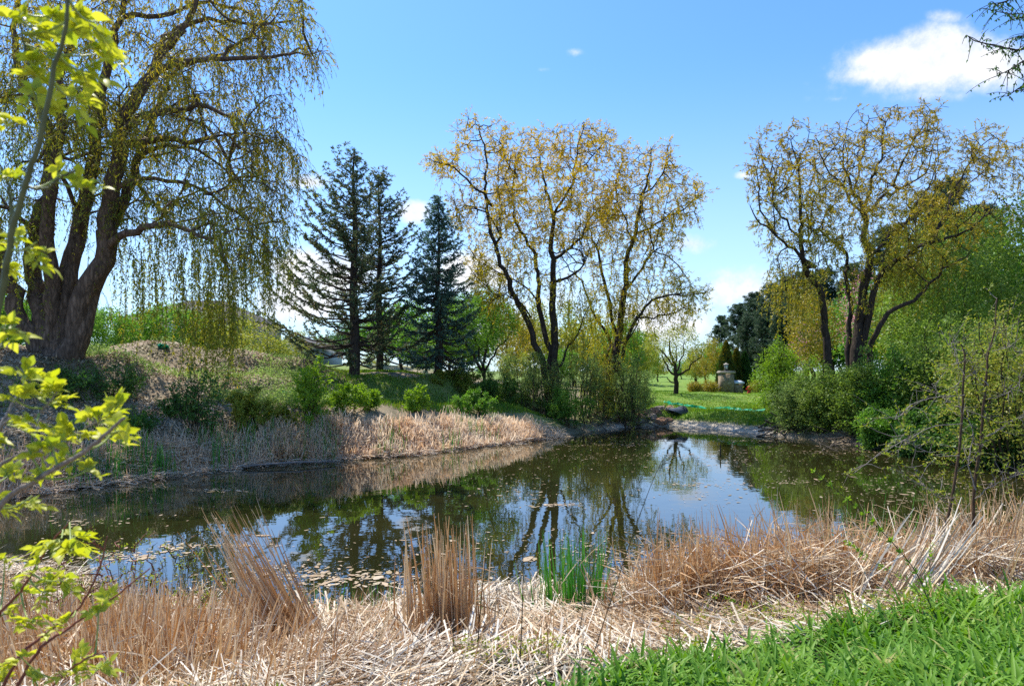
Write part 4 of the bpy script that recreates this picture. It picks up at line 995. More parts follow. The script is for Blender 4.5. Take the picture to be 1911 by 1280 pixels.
M['rock'] = plain('rock', (.12, .10, .085), (.34, .28, .22), 5., .9, .8)
M['rock_red'] = plain('rock_red', (.22, .11, .06), (.38, .22, .13), 5., .9, .8)
import bmesh
def rock_mesh(sd):
    bm = bmesh.new(); bmesh.ops.create_icosphere(bm, subdivisions=3, radius=1)
    for v in bm.verts:
        p = v.co.copy(); v.co *= 1 + .35 * mnoise.noise(p * 1.1 + Vector((sd * 9, 0, 0))) + .10 * mnoise.noise(p * 3.3 + Vector((0, sd * 5, 0)))
        v.co.z *= .62
    me = bpy.data.meshes.new('rock'); bm.to_mesh(me); bm.free(); me.materials.append(M['rock'] if sd % 2 else M['rock_red']); return me
rm = [rock_mesh(k) for k in range(4)]
g = np.random.default_rng(5)
for k in range(34):
    px = g.uniform(1188, 1262); py = g.uniform(757, 792); p = hit(px, py)
    o = bpy.data.objects.new('rock', rm[k % 4]); COL.objects.link(o); s = g.uniform(.10, .34); o.location = tuple(p + [0, 0, s * .15]); o.scale = (s, s * g.uniform(.7, 1.1), s * g.uniform(.7, 1.1)); o.rotation_euler = (g.normal() * .3, g.normal() * .3, g.random() * 6)
    tag(o, 'weathered rock in the stony inlet beside the culvert mouth', 'rock', 'rocks of the stony inlet')
M['driftwood'] = barkmat('driftwood', (.05, .04, .03), (.20, .165, .13), 9., .4)
def sticks(label, px0, px1, py0, py1, n, L0, L1, rad, name='brush_pile', up=.25, mat='driftwood'):
    mb = MB(); g = np.random.default_rng(n)
    for k in range(n):
        p = hit(g.uniform(px0, px1), g.uniform(py0, py1)); a = g.random() * 6.28; l = g.uniform(L0, L1); v = np.array([math.cos(a), math.sin(a), g.normal() * up])
        q = p + v * l * np.linspace(-.5, .5, 5)[:, None] + g.normal(size=(5, 3)) * .03; q[:, 2] = np.maximum(q[:, 2], gz(q[:, 0], q[:, 1]) + .02) + .05
        tube(mb, q, rad * g.uniform(.5, 1.2) * np.linspace(1, .4, 5), 5)
    o = build(name, mb, M[mat], None, True); tag(o, label, 'brush pile'); return o
sticks('heap of dark dead branches on the shore below the central willows', 1100, 1235, 772, 800, 60, .6, 2.2, .025)
sticks('tangle of grey roots and dead sticks along the right shore', 1520, 1720, 818, 842, 60, .5, 1.6, .02, 'root_tangle')
sticks('dark fallen branches at the end of the muddy beach', 1425, 1500, 795, 815, 22, .8, 2.4, .035, 'fallen_branches')
print('built', time.time() - T0)

# ------------------------------------------------------------------ plants of the left bank
for (px, py, h, w, lab, mt, sd, nst) in [
    (580, 790, 125, 34, 'bright yellow-green sapling, tallest on the far left bank', 'leaf_lime', 51, 12), (648, 772, 78, 26, 'narrow bright green sapling left of its twin below the spruces', 'leaf_lime', 52, 6), (682, 768, 66, 20, 'narrow bright green sapling right of its twin below the spruces', 'leaf_lime', 53, 5),
    (778, 772, 48, 18, 'small pale green sapling behind the dry reeds', 'leaf_lime', 54, 6), (370, 800, 115, 50, 'dark twiggy bush in the middle of the left slope', 'leaf_dark', 55, 18), (465, 800, 75, 45, 'thin green-leaved bush at the foot of the left slope', 'leaf_yellowgreen', 56, 12),
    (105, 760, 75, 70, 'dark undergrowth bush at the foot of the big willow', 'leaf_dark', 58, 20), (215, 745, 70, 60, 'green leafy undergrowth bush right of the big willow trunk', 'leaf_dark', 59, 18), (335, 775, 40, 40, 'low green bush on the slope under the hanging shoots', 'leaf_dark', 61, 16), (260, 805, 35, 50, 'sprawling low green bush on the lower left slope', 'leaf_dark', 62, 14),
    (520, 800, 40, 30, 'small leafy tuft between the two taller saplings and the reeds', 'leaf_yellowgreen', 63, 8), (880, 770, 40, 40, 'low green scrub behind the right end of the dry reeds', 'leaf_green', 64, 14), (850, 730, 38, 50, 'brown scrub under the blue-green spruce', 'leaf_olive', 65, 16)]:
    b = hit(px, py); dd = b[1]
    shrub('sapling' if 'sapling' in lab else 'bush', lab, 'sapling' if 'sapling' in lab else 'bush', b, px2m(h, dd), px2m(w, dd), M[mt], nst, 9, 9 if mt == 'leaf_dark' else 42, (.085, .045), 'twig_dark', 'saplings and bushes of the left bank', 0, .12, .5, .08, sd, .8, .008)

# ------------------------------------------------------------------ dry reeds
def reeds(mb, B, H, lean, wd=.012, brk=.35, k=7, R=None, curve=.25, fold_ang=1.6):
    """dead reed stems and leaves; some snap over part-way"""
    n = len(B); H = np.broadcast_to(H, (n,)); 
    up = nrm(np.stack([lean[:, 0], lean[:, 1], np.ones(n)], 1))
    side = rdir(n) * np.array([1, 1, .2]); side = nrm(side)
    tb = np.where(rng.random(n) < brk, rng.uniform(.35, .85, n), 2.)
    s = np.linspace(0, 1, k)
    P = np.zeros((n, k, 3)); P[:, 0] = B; D = up.copy()
    bent = np.zeros(n, bool)
    for j in range(1, k):
        new = (s[j] > tb) & ~bent
        an = rng.uniform(.8, fold_ang + .5, n)[:, None]
        D = np.where(new[:, None], nrm(D * np.cos(an) + side * np.sin(an)), D); bent |= new
        D = nrm(D + side * curve / k * (.3 + s[j])[..., None] if False else D + side * (curve / k) * (.3 + 1.2 * s[j]) + np.array([0, 0, -.12]) * bent[:, None])
        P[:, j] = P[:, j - 1] + D * (H / (k - 1))[:, None]
    g = gz(P[..., 0].ravel(), P[..., 1].ravel()).reshape(n, k)
    P[..., 2] = np.maximum(P[..., 2], np.maximum(g, 0) + .015)
    w = np.broadcast_to(wd, (n,))[:, None] * np.array([1., 1, .95, .85, .7, .5, .2])[None, :k]
    ribbons(mb, P, w, R)

def mats(mb, C, L, hgt, wd, flatness=.16, arc=.10, R=None, az=None, k=5):
    """flattened stems lying over one another"""
    n = len(C); a = rng.random(n) * 2 * PI if az is None else az
    D = np.stack([np.cos(a), np.sin(a), rng.normal(size=n) * flatness], 1)
    s = np.linspace(-.5, .5, k)
    P = C[:, None] + D[:, None] * (np.broadcast_to(L, (n,))[:, None] * s[None])[..., None]
    P += rdir(n)[:, None] * (arc * np.broadcast_to(L, (n,)))[:, None, None] * (s**2)[None, :, None]
    g = gz(P[..., 0].ravel(), P[..., 1].ravel()).reshape(n, k); g = np.maximum(g, .0)
    P[..., 2] = g + np.maximum(P[..., 2] - g.mean(1)[:, None], .004) + .0 if False else np.maximum(P[..., 2], g + .008)
    up = np.tile(np.array([0, 0, 1.]), (n, 1)) + rng.normal(size=(n, 3)) * .5
    S = nrm(np.cross(D, up)); ribbons(mb, P, np.broadcast_to(wd, (n,))[:, None] * np.linspace(1, .55, k)[None], R, 0., np.cross(D, S))

# far strip of dry reeds
def along(poly, n, sp):
    p = np.array([hit(*q) for q in poly]); q = smooth_line(p, 300); i = rng.integers(0, 300, n)
    return q[i] + rng.normal(size=(n, 3)) * np.array([sp, sp, 0])
mb = MB()
B = np.concatenate([along([(450, 868), (520, 862), (580, 854), (660, 846), (750, 840), (850, 828), (930, 820), (1000, 812)], 7000, .35), along([(500, 850), (600, 832), (700, 826), (800, 822), (900, 814), (980, 806)], 5500, .45)])
s_ = sdf(B[:, 0], B[:, 1]); ok = (s_ > -.25) & (s_ < .95); B = B[ok]; B[:, 2] = np.maximum(gz(B[:, 0], B[:, 1]), 0)
dens = fnoise(B[:, 0], B[:, 1], .9); hh = (.32 + .40 * dens) * rng.uniform(.6, 1.15, len(B)) * np.interp(B[:, 0], [-8, -6.5, -3, 1.2, 2], [.6, 1., 1., .8, .5])
reeds(mb, B, hh, rng.normal(size=(len(B), 2)) * .22 + [.06, -.1], .034, .5, 7, np.clip(.55 + .6 * (fnoise(B[:, 0], B[:, 1], 1.7) - .5) + rng.normal(size=len(B)) * .2, 0, 1), .5)
C = along([(60, 905), (200, 898), (300, 886), (400, 874), (520, 862), (640, 851), (760, 844), (900, 828), (1040, 813)], 5200, .32); C = C[sdf(C[:, 0], C[:, 1]) > -.35]; C[:, 2] = np.maximum(gz(C[:, 0], C[:, 1]), 0) + rng.random(len(C)) * .14
mats(mb, C, rng.uniform(.3, .9, len(C)), 0, .024, .16, .10, np.clip(rng.normal(.68, .1, len(C)), 0, 1))
o = build('dry_reeds', mb, M['straw_pale']); tag(o, 'band of dry tan reeds along the far left shore', 'reeds', kind='stuff')
# thinner, duller growth on the near-left part of that shore
mb = MB(); B = along([(-60, 925), (60, 908), (150, 897), (250, 886), (350, 872), (450, 858)], 3800, .55); B = B[sdf(B[:, 0], B[:, 1]) > -.2]; B[:, 2] = np.maximum(gz(B[:, 0], B[:, 1]), 0)
reeds(mb, B, rng.uniform(.12, .42, len(B)), rng.normal(size=(len(B), 2)) * .25, .024, .5, 7, rng.random(len(B)) * .8)
o = build('dead_grass', mb, M['straw_pale']); tag(o, 'short dead grass along the shaded left shore', 'dead grass', kind='stuff')
mb = MB(); B = np.concatenate([along([(120, 900), (250, 885), (330, 878), (470, 866), (600, 852), (760, 842), (900, 826)], 1500, .4)]); B = B[sdf(B[:, 0], B[:, 1]) > -.35]; B = B[fnoise(B[:, 0], B[:, 1], 1.1) > .5]; B[:, 2] = np.maximum(gz(B[:, 0], B[:, 1]), 0)
reeds(mb, B, rng.uniform(.4, .85, len(B)), rng.normal(size=(len(B), 2)) * .1, .018, .03, 7, None, .12)
o = build('young_reeds', mb, M['cattail_green']); tag(o, 'young green reed shoots among the dry reeds of the far left shore', 'reed shoots', kind='stuff')

# ------------------------------------------------------------------ near shore: thatch of fallen reeds
def lilyedge(x):  # front edge depth of the lily bed at lateral position x
    return np.interp(x, [.15, .45, .75, 1.4, 2.2, 3.2, 4.2, 6], [3.6, 4.0, 4.25, 4.55, 4.78, 5.0, 5.2, 5.4])
mb = MB()
def nearpts(n, y0=3.2, y1=9.2):
    y = rng.uniform(y0, y1, n); x = rng.uniform(-.82, .86, n) * y; return x, y
x, y = nearpts(60000); s_ = sdf(x, y)
hum = (.24 * fnoise(x, y, .75)**1.3 + .10 * fnoise(x, y, 1.9)) * np.clip(s_ / 1.1, .05, 1)
keep = (s_ > -.25 + .2 * fnoise(x, y, 2.)) & ((x < .25) | (y > lilyedge(x) - .15)) & (rng.random(len(x)) < np.clip(1.05 - .75 * np.clip((-x - .6) / 2, 0, 1) * (y < 6.3), 0, 1)) & (rng.random(len(x)) < .07 + .8 * fnoise(x, y, .9))
x, y, hum = x[keep], y[keep], hum[keep]
z = np.maximum(gz(x, y), 0) + hum * rng.random(len(x))**.6 + .01
flow = fnoise(x + 40, y, .55) * 2 * PI * 1.6 + rng.normal(size=len(x)) * .65
hue = np.clip(.52 + .7 * (rng.random(len(x)) - .5) + 1.0 * (fnoise(x, y, 1.1) - .5) - .5 * (rng.random(len(x)) < .12), 0, 1)
mats(mb, np.stack([x, y, z], 1), rng.uniform(.12, .7, len(x)), 0, .0045 + .013 * rng.random(len(x))**2., .26, .24, hue, flow)
o = build('reed_thatch', mb, M['thatch']); tag(o, 'pale flattened dead reeds covering the near shore', 'dead reeds', kind='stuff')

GR = 'standing dry reed clumps on the near shore'
def clump(label, px, py, d, n, rad, H, lean=(0, 0), sp=.12, wd=.014, mat='straw', brk=.25, name='reed_clump', hv=.25, group=GR, R=None, curve=.2, cat='reeds'):
    x0 = (px - CX) / F * d; rx, ry = rad if hasattr(rad, '__len__') else (rad, rad)
    v = rng.normal(size=(n, 2)) * .5; x = x0 + v[:, 0] * rx; y = d + v[:, 1] * ry
    z = np.maximum(gz(x, y), 0) - .02
    mb = MB(); r2 = np.stack([v[:, 0], v[:, 1]], 1) * sp * 1.5
    reeds(mb, np.stack([x, y, z], 1), H * rng.uniform(1 - hv * 1.8, 1 + hv, n), r2 + rng.normal(size=(n, 2)) * sp + np.array(lean), wd * rng.uniform(.6, 1.4, n), brk, 7, R, curve)
    base = np.array([x0, d, float(gz(np.array([x0]), np.array([d]))[0])])
    t = thing(name, label, cat, base, group); build('stems', mb, M[mat], t); return t
clump('tall sheaf of dry reeds leaning left at the near shore', 572, 0, 5.25, 250, (.24, .14), .98, (-.6, .1), .03, .015, brk=.12, R=np.clip(rng.normal(.28, .26, 250), 0, 1), curve=.15, hv=.42)
clump('upright dense orange-tan reed clump at mid near shore', 830, 0, 5.25, 340, (.30, .2), .78, (-.03, .0), .02, .016, brk=.25, R=np.clip(rng.normal(.33, .28, 340), 0, 1), curve=.14, hv=.40)
clump('broad reed clump at the left end of the right reed bank', 1262, 0, 6.35, 620, (.42, .28), .80, (.06, .0), .15, .014, brk=.7, R=np.clip(rng.normal(.35, .28, 620), 0, 1))
clump('bushy russet reed clump with broken tops in the right reed bank', 1400, 0, 6.2, 760, (.42, .3), .78, (-.08, 0), .2, .014, brk=.75, R=np.clip(rng.normal(.28, .28, 760), 0, 1))
clump('highest pale reed clump with stems blown to the left', 1545, 0, 6.35, 820, (.45, .35), .86, (-.16, 0), .2, .014, brk=.75, R=np.clip(rng.normal(.42, .3, 820), 0, 1))
clump('arching reed clump bowed over beside the bare sapling', 1650, 0, 6.2, 700, (.45, .3), .66, (.35, 0), .18, .013, brk=.65, R=np.clip(rng.normal(.4, .28, 700), 0, 1))
clump('pale tangled reed clump at the right edge of the near shore', 1840, 0, 6.4, 1500, (1.0, .6), .78, (.05, 0), .25, .012, brk=.65, R=np.clip(rng.normal(.5, .25, 1500), 0, 1))
clump('thin scattered reed clump right of the leaning sheaf', 470, 0, 6.6, 110, (.7, .3), .55, (-.1, 0), .25, .009, brk=.3)
clump('low reddish reed stand under the bright leaves at left', 150, 0, 5.2, 1300, (1.2, .7), .52, (-.03, 0), .14, .014, brk=.35, R=np.clip(rng.normal(.42, .34, 1300), 0, 1))
clump('low reddish reed stand in the bottom left corner', 280, 0, 4.4, 1700, (1.15, .8), .52, (.05, 0), .16, .012, brk=.4, R=np.clip(rng.normal(.5, .34, 1700), 0, 1))
clump('small ragged reed tuft between the sheaf and the upright clump', 690, 0, 6.2, 110, (.5, .3), .42, (-.3, 0), .3, .010, brk=.4)
clump('white bleached reed tuft left of the green shoots', 985, 0, 6.9, 80, (.35, .2), .42, (-.1, 0), .25, .012, 'thatch', .4)
clump('fallen sheaf of long pale reeds propped across the right bank', 1655, 0, 5.6, 130, (.25, .25), .95, (.95, .5), .10, .016, 'thatch', .1)
for lab, px, d_, n_, rx, hh_ in [('tangle of bleached bent reeds thrown over the russet clump', 1440, 6.1, 170, .5, .45), ('tangle of bleached bent reeds lying before the highest pale clump', 1570, 6.0, 200, .45, .5), ('tangle of bent pale reeds at the right edge of the shore', 1800, 6.1, 260, .8, .45), ('tangle of bent reeds at the left end of the right bank', 1235, 6.3, 150, .4, .35)]:
    x0 = (px - CX) / F * d_; c = np.stack([x0 + rng.normal(size=n_) * rx * .6, d_ + rng.normal(size=n_) * .2, np.zeros(n_)], 1); c[:, 2] = np.maximum(gz(c[:, 0], c[:, 1]), 0) + hh_ * rng.random(n_)
    mb = MB(); mats(mb, c, rng.uniform(.3, .9, n_), 0, rng.uniform(.006, .012, n_), .45, .45, np.clip(rng.normal(.6, .25, n_), 0, 1), rng.normal(2.6, .7, n_))
    b_ = np.array([x0, d_, float(gz(np.array([x0]), np.array([d_]))[0])]); t = thing('reed_tangle', lab, 'reeds', b_, 'tangles of bent reeds'); build('stems', mb, M['thatch'], t)
GG = 'green reed shoots on the near shore'
clump('tall bright green reed shoots standing in the shallows', 1072, 0, 6.7, 190, (.30, .22), .72, (.0, 0), .06, .013, 'cattail_green', .04, 'green_reed_clump', .3, GG, None, .08)
clump('short green shoots beside the upright tan reed clump', 882, 0, 6.1, 26, (.10, .12), .38, (.0, 0), .05, .012, 'cattail_green', .04, 'green_reed_clump', .3, GG, None, .08)
clump('low green shoots at the water edge between two dry clumps', 715, 0, 6.9, 60, (.5, .2), .36, (.0, 0), .06, .011, 'cattail_green', .04, 'green_reed_clump', .3, GG, None, .08)
clump('low green shoots right of the leaning sheaf', 580, 0, 7.1, 60, (.45, .2), .32, (.0, 0), .06, .011, 'cattail_green', .04, 'green_reed_clump', .3, GG, None, .08)
clump('green shoots behind the right reed bank', 1600, 0, 8.2, 70, (.6, .2), .72, (.0, 0), .08, .012, 'cattail_green', .04, 'green_reed_clump', .3, GG, None, .08)
# upright brown stubble scattered over the thatch
mb = MB(); x, y = nearpts(2600, 3.4, 7.2); keep = ((x < .2) | (y > lilyedge(x) - .05)) & (sdf(x, y) > .1) & (rng.random(len(x)) < .25 + .7 * (x < -1.)); x, y = x[keep], y[keep]
reeds(mb, np.stack([x, y, gz(x, y)], 1), rng.uniform(.12, .5, len(x)), rng.normal(size=(len(x), 2)) * .2, .009, .2, 7, np.clip(rng.normal(.12, .12, len(x)), 0, 1))
o = build('reed_stubble', mb, M['straw']); tag(o, 'brown standing reed stubble in the flattened reeds', 'reed stubble', kind='stuff')
# small green weeds creeping through the thatch
mb = MB(); x, y = nearpts(4200, 3.4, 5.8); keep = (x > -2.6) & ((x < .25) | (y > lilyedge(x) - .1)) & (y < lilyedge(x) + .9) & (fnoise(x, y, 1.6) > .45); x, y = x[keep], y[keep]; q = np.repeat(np.arange(len(x)), 5)
Pw = np.stack([x[q] + rng.normal(size=len(q)) * .03, y[q] + rng.normal(size=len(q)) * .03, gz(x[q], y[q]) + .05 + .12 * rng.random(len(q))], 1)
leaves(mb, Pw, rdir(len(q)) + [0, 0, .5], .035, .016); o = build('weeds', mb, M['leaf_yellowgreen']); tag(o, 'tiny green weeds at the edge of the lily bed', 'weeds', kind='stuff')

# ------------------------------------------------------------------ day-lily bed
mb = MB(); x = rng.uniform(.1, 6.2, 5200); y = rng.uniform(2.9, 6.2, 5200); keep = (y < lilyedge(x) + .05 * rng.normal(size=5200)) & (x < .92 * y) & (x > .05 * y - .3) & (rng.random(5200) < .2 + 1.1 * fnoise(x, y, 2.2)); x, y = x[keep], y[keep]
nb = 9; q = np.repeat(np.arange(len(x)), nb); n = len(q); a = rng.random(n) * 2 * PI; e = rng.uniform(.75, 1.45, n); Lb = rng.uniform(.18, .42, n) * (.75 + .5 * fnoise(x[q], y[q], .9))
B = np.stack([x[q] + rng.normal(size=n) * .02, y[q] + rng.normal(size=n) * .02, gz(x[q], y[q]) - .01], 1)
o_ = np.stack([np.cos(a), np.sin(a)], 1); K = 7; s = np.linspace(0, 1, K)[None, :, None]
D = np.concatenate([o_ * np.cos(e)[:, None], np.sin(e)[:, None]], 1)[:, None]; dr = rng.uniform(.15, 1.0, n)[:, None, None]
P = B[:, None] + D * Lb[:, None, None] * s + np.concatenate([o_ * .45, -np.ones((n, 1)) * .8], 1)[:, None] * dr * Lb[:, None, None] * s**2.4
P[..., 2] = np.maximum(P[..., 2], B[:, None, 2] + .02)
sd_ = np.stack([-o_[:, 1], o_[:, 0], np.zeros(n)], 1)
ribbons(mb, P, rng.uniform(.013, .026, n)[:, None] * np.array([.6, .9, 1, 1, .85, .55, .04])[None], np.clip(.18 + .5 * fnoise(x[q], y[q], 3.) + rng.normal(size=n) * .14 + .5 * (rng.random(n) < .03), 0, 1), .18, np.cross(sd_, np.array([0, 0, 1.])) * -1 + np.array([0, 0, .6]))
o = build('lily_leaves', mb, M['lily'], None, True); tag(o, 'dense bed of fresh green strap-shaped lily leaves at lower right', 'ground cover', kind='stuff')
print('near', time.time() - T0)

# ------------------------------------------------------------------ grass, litter, floating scraps
mb = MB(); n = 90000; y = 27.2 + 32 * rng.random(n)**1.6; x = rng.uniform(.14, .5, n) * y; s_ = sdf(x, y); keep = (s_ > .5) & (rng.random(n) < .3 + fnoise(x, y, .7)); x, y = x[keep], y[keep]; n = len(x)
x2 = rng.uniform(-8.2, 2., 30000); y2 = rng.uniform(22.5, 33, 30000); k2 = (sdf(x2, y2) > 1.6) & (fnoise(x2, y2, .5) > .42); x = np.concatenate([x, x2[k2]]); y = np.concatenate([y, y2[k2]]); n = len(x)
B = np.stack([x, y, gz(x, y) - .01], 1); D = rdir(n) * np.array([.5, .5, .2]) + [0, 0, 1.]
leaves(mb, B, D, rng.uniform(.05, .13, n) * np.interp(y, [30, 36, 42], [1.4, 1.2, .6]), .035, np.clip(rng.random(n) * .6 + .5 * (fnoise(x, y, .35) - .3), 0, 1))
o = build('grass', mb, M['grass']); tag(o, 'sunlit lawn grass beyond the pond and on the far left slope', 'grass', kind='stuff')
mb = MB(); n = 60000; y = rng.uniform(14, 28, n); x = rng.uniform(-.82, -.22, n) * y; keep = (sdf(x, y) > .8) & (rng.random(n) < .2 + 1. * fnoise(x, y, .8)); x, y = x[keep], y[keep]; n = len(x)
leaves(mb, np.stack([x, y, gz(x, y) + .02 + .03 * rng.random(n)], 1), rdir(n) * np.array([1, 1, .35]), rng.uniform(.06, .13, n), rng.uniform(.04, .07, n), np.clip(.45 + 1.1 * (fnoise(x, y, .9) - .5) + .3 * (rng.random(n) - .5), 0, 1), np.array([0, 0, 1.]) + rdir(n) * .5)
o = build('leaf_litter', mb, M['litter']); tag(o, 'dry brown leaves covering the left slope', 'leaf litter', kind='stuff')
mb = MB(); n = 24000; y = rng.uniform(14, 28, n); x = rng.uniform(-.80, -.20, n) * y; keep = (sdf(x, y) > .6) & (fnoise(x, y, .45) * .7 + fnoise(x, y, 1.7) * .4 > .60); x, y = x[keep], y[keep]; q = np.repeat(np.arange(len(x)), 4); n = len(q)
leaves(mb, np.stack([x[q] + rng.normal(size=n) * .08, y[q] + rng.normal(size=n) * .08, gz(x[q], y[q]) + .04 + .3 * rng.random(n)**2], 1), rdir(n) * [1, 1, .5] + [0, 0, .3], rng.uniform(.05, .09, n), rng.uniform(.03, .05, n))
x3 = rng.uniform(-17, -4, 26000); y3 = rng.uniform(15, 28.5, 26000); k3 = (sdf(x3, y3) > .9) & (np.abs(x3 / y3) < .8) & (fnoise(x3 + 9, y3, .6) > .62); x3, y3 = x3[k3], y3[k3]; n3_ = len(x3)
leaves(mb, np.stack([x3, y3, gz(x3, y3)], 1), rdir(n3_) * [.6, .6, .2] + [0, 0, 1.], rng.uniform(.08, .22, n3_), .03, np.clip(rng.normal(.6, .3, n3_), 0, 1))
o = build('undergrowth', mb, M['leaf_sage']); tag(o, 'low leafy undergrowth spread over the left slope', 'undergrowth', kind='stuff')

mb = MB(); n = 24000; y = 6.5 + 24.5 * rng.random(n); x = rng.uniform(-.8, .8, n) * y; s_ = sdf(x, y)
pr = .10 + .9 * np.clip((x / y + .18) / .3, 0, 1) * np.interp(y, [7, 11, 28], [.5, .8, 1.]) ; pr = pr * (.04 + 1.7 * fnoise(x, y, .5)**2.2)
keep = (s_ < -.05) & (rng.random(n) < pr); x, y = x[keep], y[keep]; n = len(x)
def flats(mb, x, y, rx, ry, R=None, z=.006):
    n = len(x); a = rng.random(n) * 6.28; m = 7; t = np.arange(m) / m * 2 * PI; rr = rng.uniform(.55, 1.1, (n, m))
    X = rx[:, None] * rr * np.cos(t); Y = ry[:, None] * rr * np.sin(t)
    V = np.stack([x[:, None] + X * np.cos(a)[:, None] - Y * np.sin(a)[:, None], y[:, None] + X * np.sin(a)[:, None] + Y * np.cos(a)[:, None], np.broadcast_to(z + .003 * rng.random(n)[:, None], X.shape)], -1)
    mb.add(V, np.arange(n * m).reshape(n, m), rng.random(n) if R is None else R)
sz = rng.gamma(1.6, .009, n) + .006
flats(mb, x, y, sz * 1.5, sz * .6)
# denser rafts
for (px, py, rx, ry, m) in [(240, 1038, .35, .16, 260), (330, 1020, .25, .1, 130), (450, 1018, .2, .08, 120), (620, 1078, .8, .2, 420), (520, 1060, .5, .15, 200), (1042, 943, .3, .12, 90), (1150, 1042, .5, .2, 160), (405, 915, .35, .1, 60), (150, 975, .4, .2, 80), (740, 1085, .9, .2, 300), (1330, 905, .5, .3, 60), (1480, 900, .4, .3, 60), (1250, 850, .7, .4, 130), (1120, 830, 1., .4, 160), (960, 838, 1., .4, 100), (1400, 822, 1.6, .35, 260), (1600, 845, 1.4, .3, 160)]:
    d = CZ * F / (py - HZ); x = (px - CX) / F * d + rng.normal(size=m) * rx; y = d + rng.normal(size=m) * ry; ok = (sdf(x, y) < -.03) & (rng.random(m) < (.5 if py > 960 else 1.)); x, y = x[ok], y[ok]
    s2 = rng.gamma(1.6, .010, len(x)) + .008; flats(mb, x, y, s2 * 1.4, s2 * .7)
o = build('floating_leaves', mb, M['floating']); tag(o, 'scattered dead leaves and scum floating on the pond', 'floating leaves', kind='stuff')

# stick and drowned log in the water
mb = MB(); p = W(1344, 846, 20.5); p[2] = -.1; tube(mb, p + np.array([[0, 0, 0], [.005, 0, .25], [.012, 0, .45]]), [.02, .022, .014], 6); o = build('stake', mb, M['twig_dark'], None, True); tag(o, 'short dark stake standing alone in the pond', 'stake')
mb = MB(); p = hit(540, 872); tube(mb, p + np.array([[-1.5, -.5, .05], [-.6, -.2, .1], [.2, .1, .12], [1.1, .5, .08]]), [.02, .03, .03, .015], 6); o = build('fallen_branch', mb, M['twig_grey'], None, True); tag(o, 'pale fallen branch lying along the far left waterline', 'branch')

# ------------------------------------------------------------------ thin stems of the foreground
GS_ = 'thin dark stems standing in the flattened reeds'
def stem(label, pts, d, r0_, dd=0., group=GS_, mat='twig_dark', leafy=0, leafm='leaf_lime', name='dry_weed'):
    pts = np.array(pts, float); k = len(pts); p = W(pts[:, 0], pts[:, 1], d + np.linspace(0, dd, k)); b = p[0].copy(); zg = float(gz(b[:1], b[1:2])[0])
    b[2] = zg
    if p[0][2] > zg + .02: p = np.concatenate([[b - [0, 0, .03]], p])
    r0 = r0_ * .7; p = smooth_line(p, 24); t = thing(name, label, 'stem', b, group); mb = MB(); tube(mb, p, r0 * np.linspace(1, .4, 24), 6); build('stalk', mb, M[mat], t, True)
    if leafy:
        i = rng.integers(7, 24, leafy); q = np.repeat(i, 3); n = len(q); lf = MB(); leaves(lf, p[q] + rdir(n) * .006, rdir(n) + nrm(np.gradient(p, axis=0))[q] * .8, rng.uniform(.025, .05, n), rng.uniform(.009, .015, n)); build('leaves', lf, M[leafm], t)
    return t
stem('thin dark stem leaning right, just right of the upright reed clump', [(888, 1250), (897, 1130), (905, 1050), (908, 985)], 4.3, .006)
stem('straight thin dark stem left of the green reed shoots', [(968, 1278), (974, 1160), (976, 1060), (974, 985)], 4.1, .006)
stem('long thin stem slanting right past the green shoots', [(1100, 1245), (1140, 1120), (1180, 1000), (1215, 905), (1236, 858)], 4.2, .006, .4)
stem('thin stem slanting right below the green shoots', [(1072, 1245), (1086, 1150), (1105, 1070), (1124, 1015)], 4.2, .005, .2)
for k, (px, py, h, dd) in enumerate([(930, 1215, 120, 2), (1012, 1235, 90, -3), (1055, 1222, 75, 2), (1160, 1195, 95, 4), (1185, 1170, 80, -2), (1240, 1190, 110, 3), (1285, 1175, 90, 6), (1320, 1165, 70, 2), (1335, 1180, 120, -4), (1425, 1160, 85, 3), (1455, 1165, 100, 0), (1500, 1160, 130, 2), (1525, 1180, 150, 5), (1555, 1150, 90, -3), (1220, 1140, 60, 2), (845, 1240, 140, 3), (700, 1245, 90, 3), (620, 1250, 120, -3)]):
    p0 = hit(px, py); stem('short thin dark stem poking out of the flattened reeds', [(px, py), (px + dd * .4, py - h * .5), (px + dd, py - h)], p0[1], .0045)
stem('long arching shoot with small fresh green leaves slanting over the right reeds', [(1822, 1270), (1780, 1215), (1735, 1125), (1705, 1060), (1640, 985), (1580, 930), (1520, 880)], 4.3, .007, .8, 'leafy shoots over the right reeds', 'twig_dark', 75, 'leaf_lime', 'willow_shoot')
stem('shorter green-leaved shoot below the long arching one', [(1715, 1110), (1680, 1075), (1625, 1045), (1580, 1010)], 5.0, .005, .5, 'leafy shoots over the right reeds', 'twig_dark', 30, 'leaf_lime', 'willow_shoot')
stem('upright green-leaved shoot right of the long arching one', [(1733, 1120), (1735, 1060), (1737, 1000)], 5.3, .005, .1, 'leafy shoots over the right reeds', 'twig_dark', 26, 'leaf_lime', 'willow_shoot')
stem('leafy low shoot in front of the russet reed clump', [(1395, 1130), (1360, 1118), (1318, 1110)], 5.6, .004, .1, 'leafy shoots over the right reeds', 'twig_dark', 14, 'leaf_lime', 'willow_shoot')

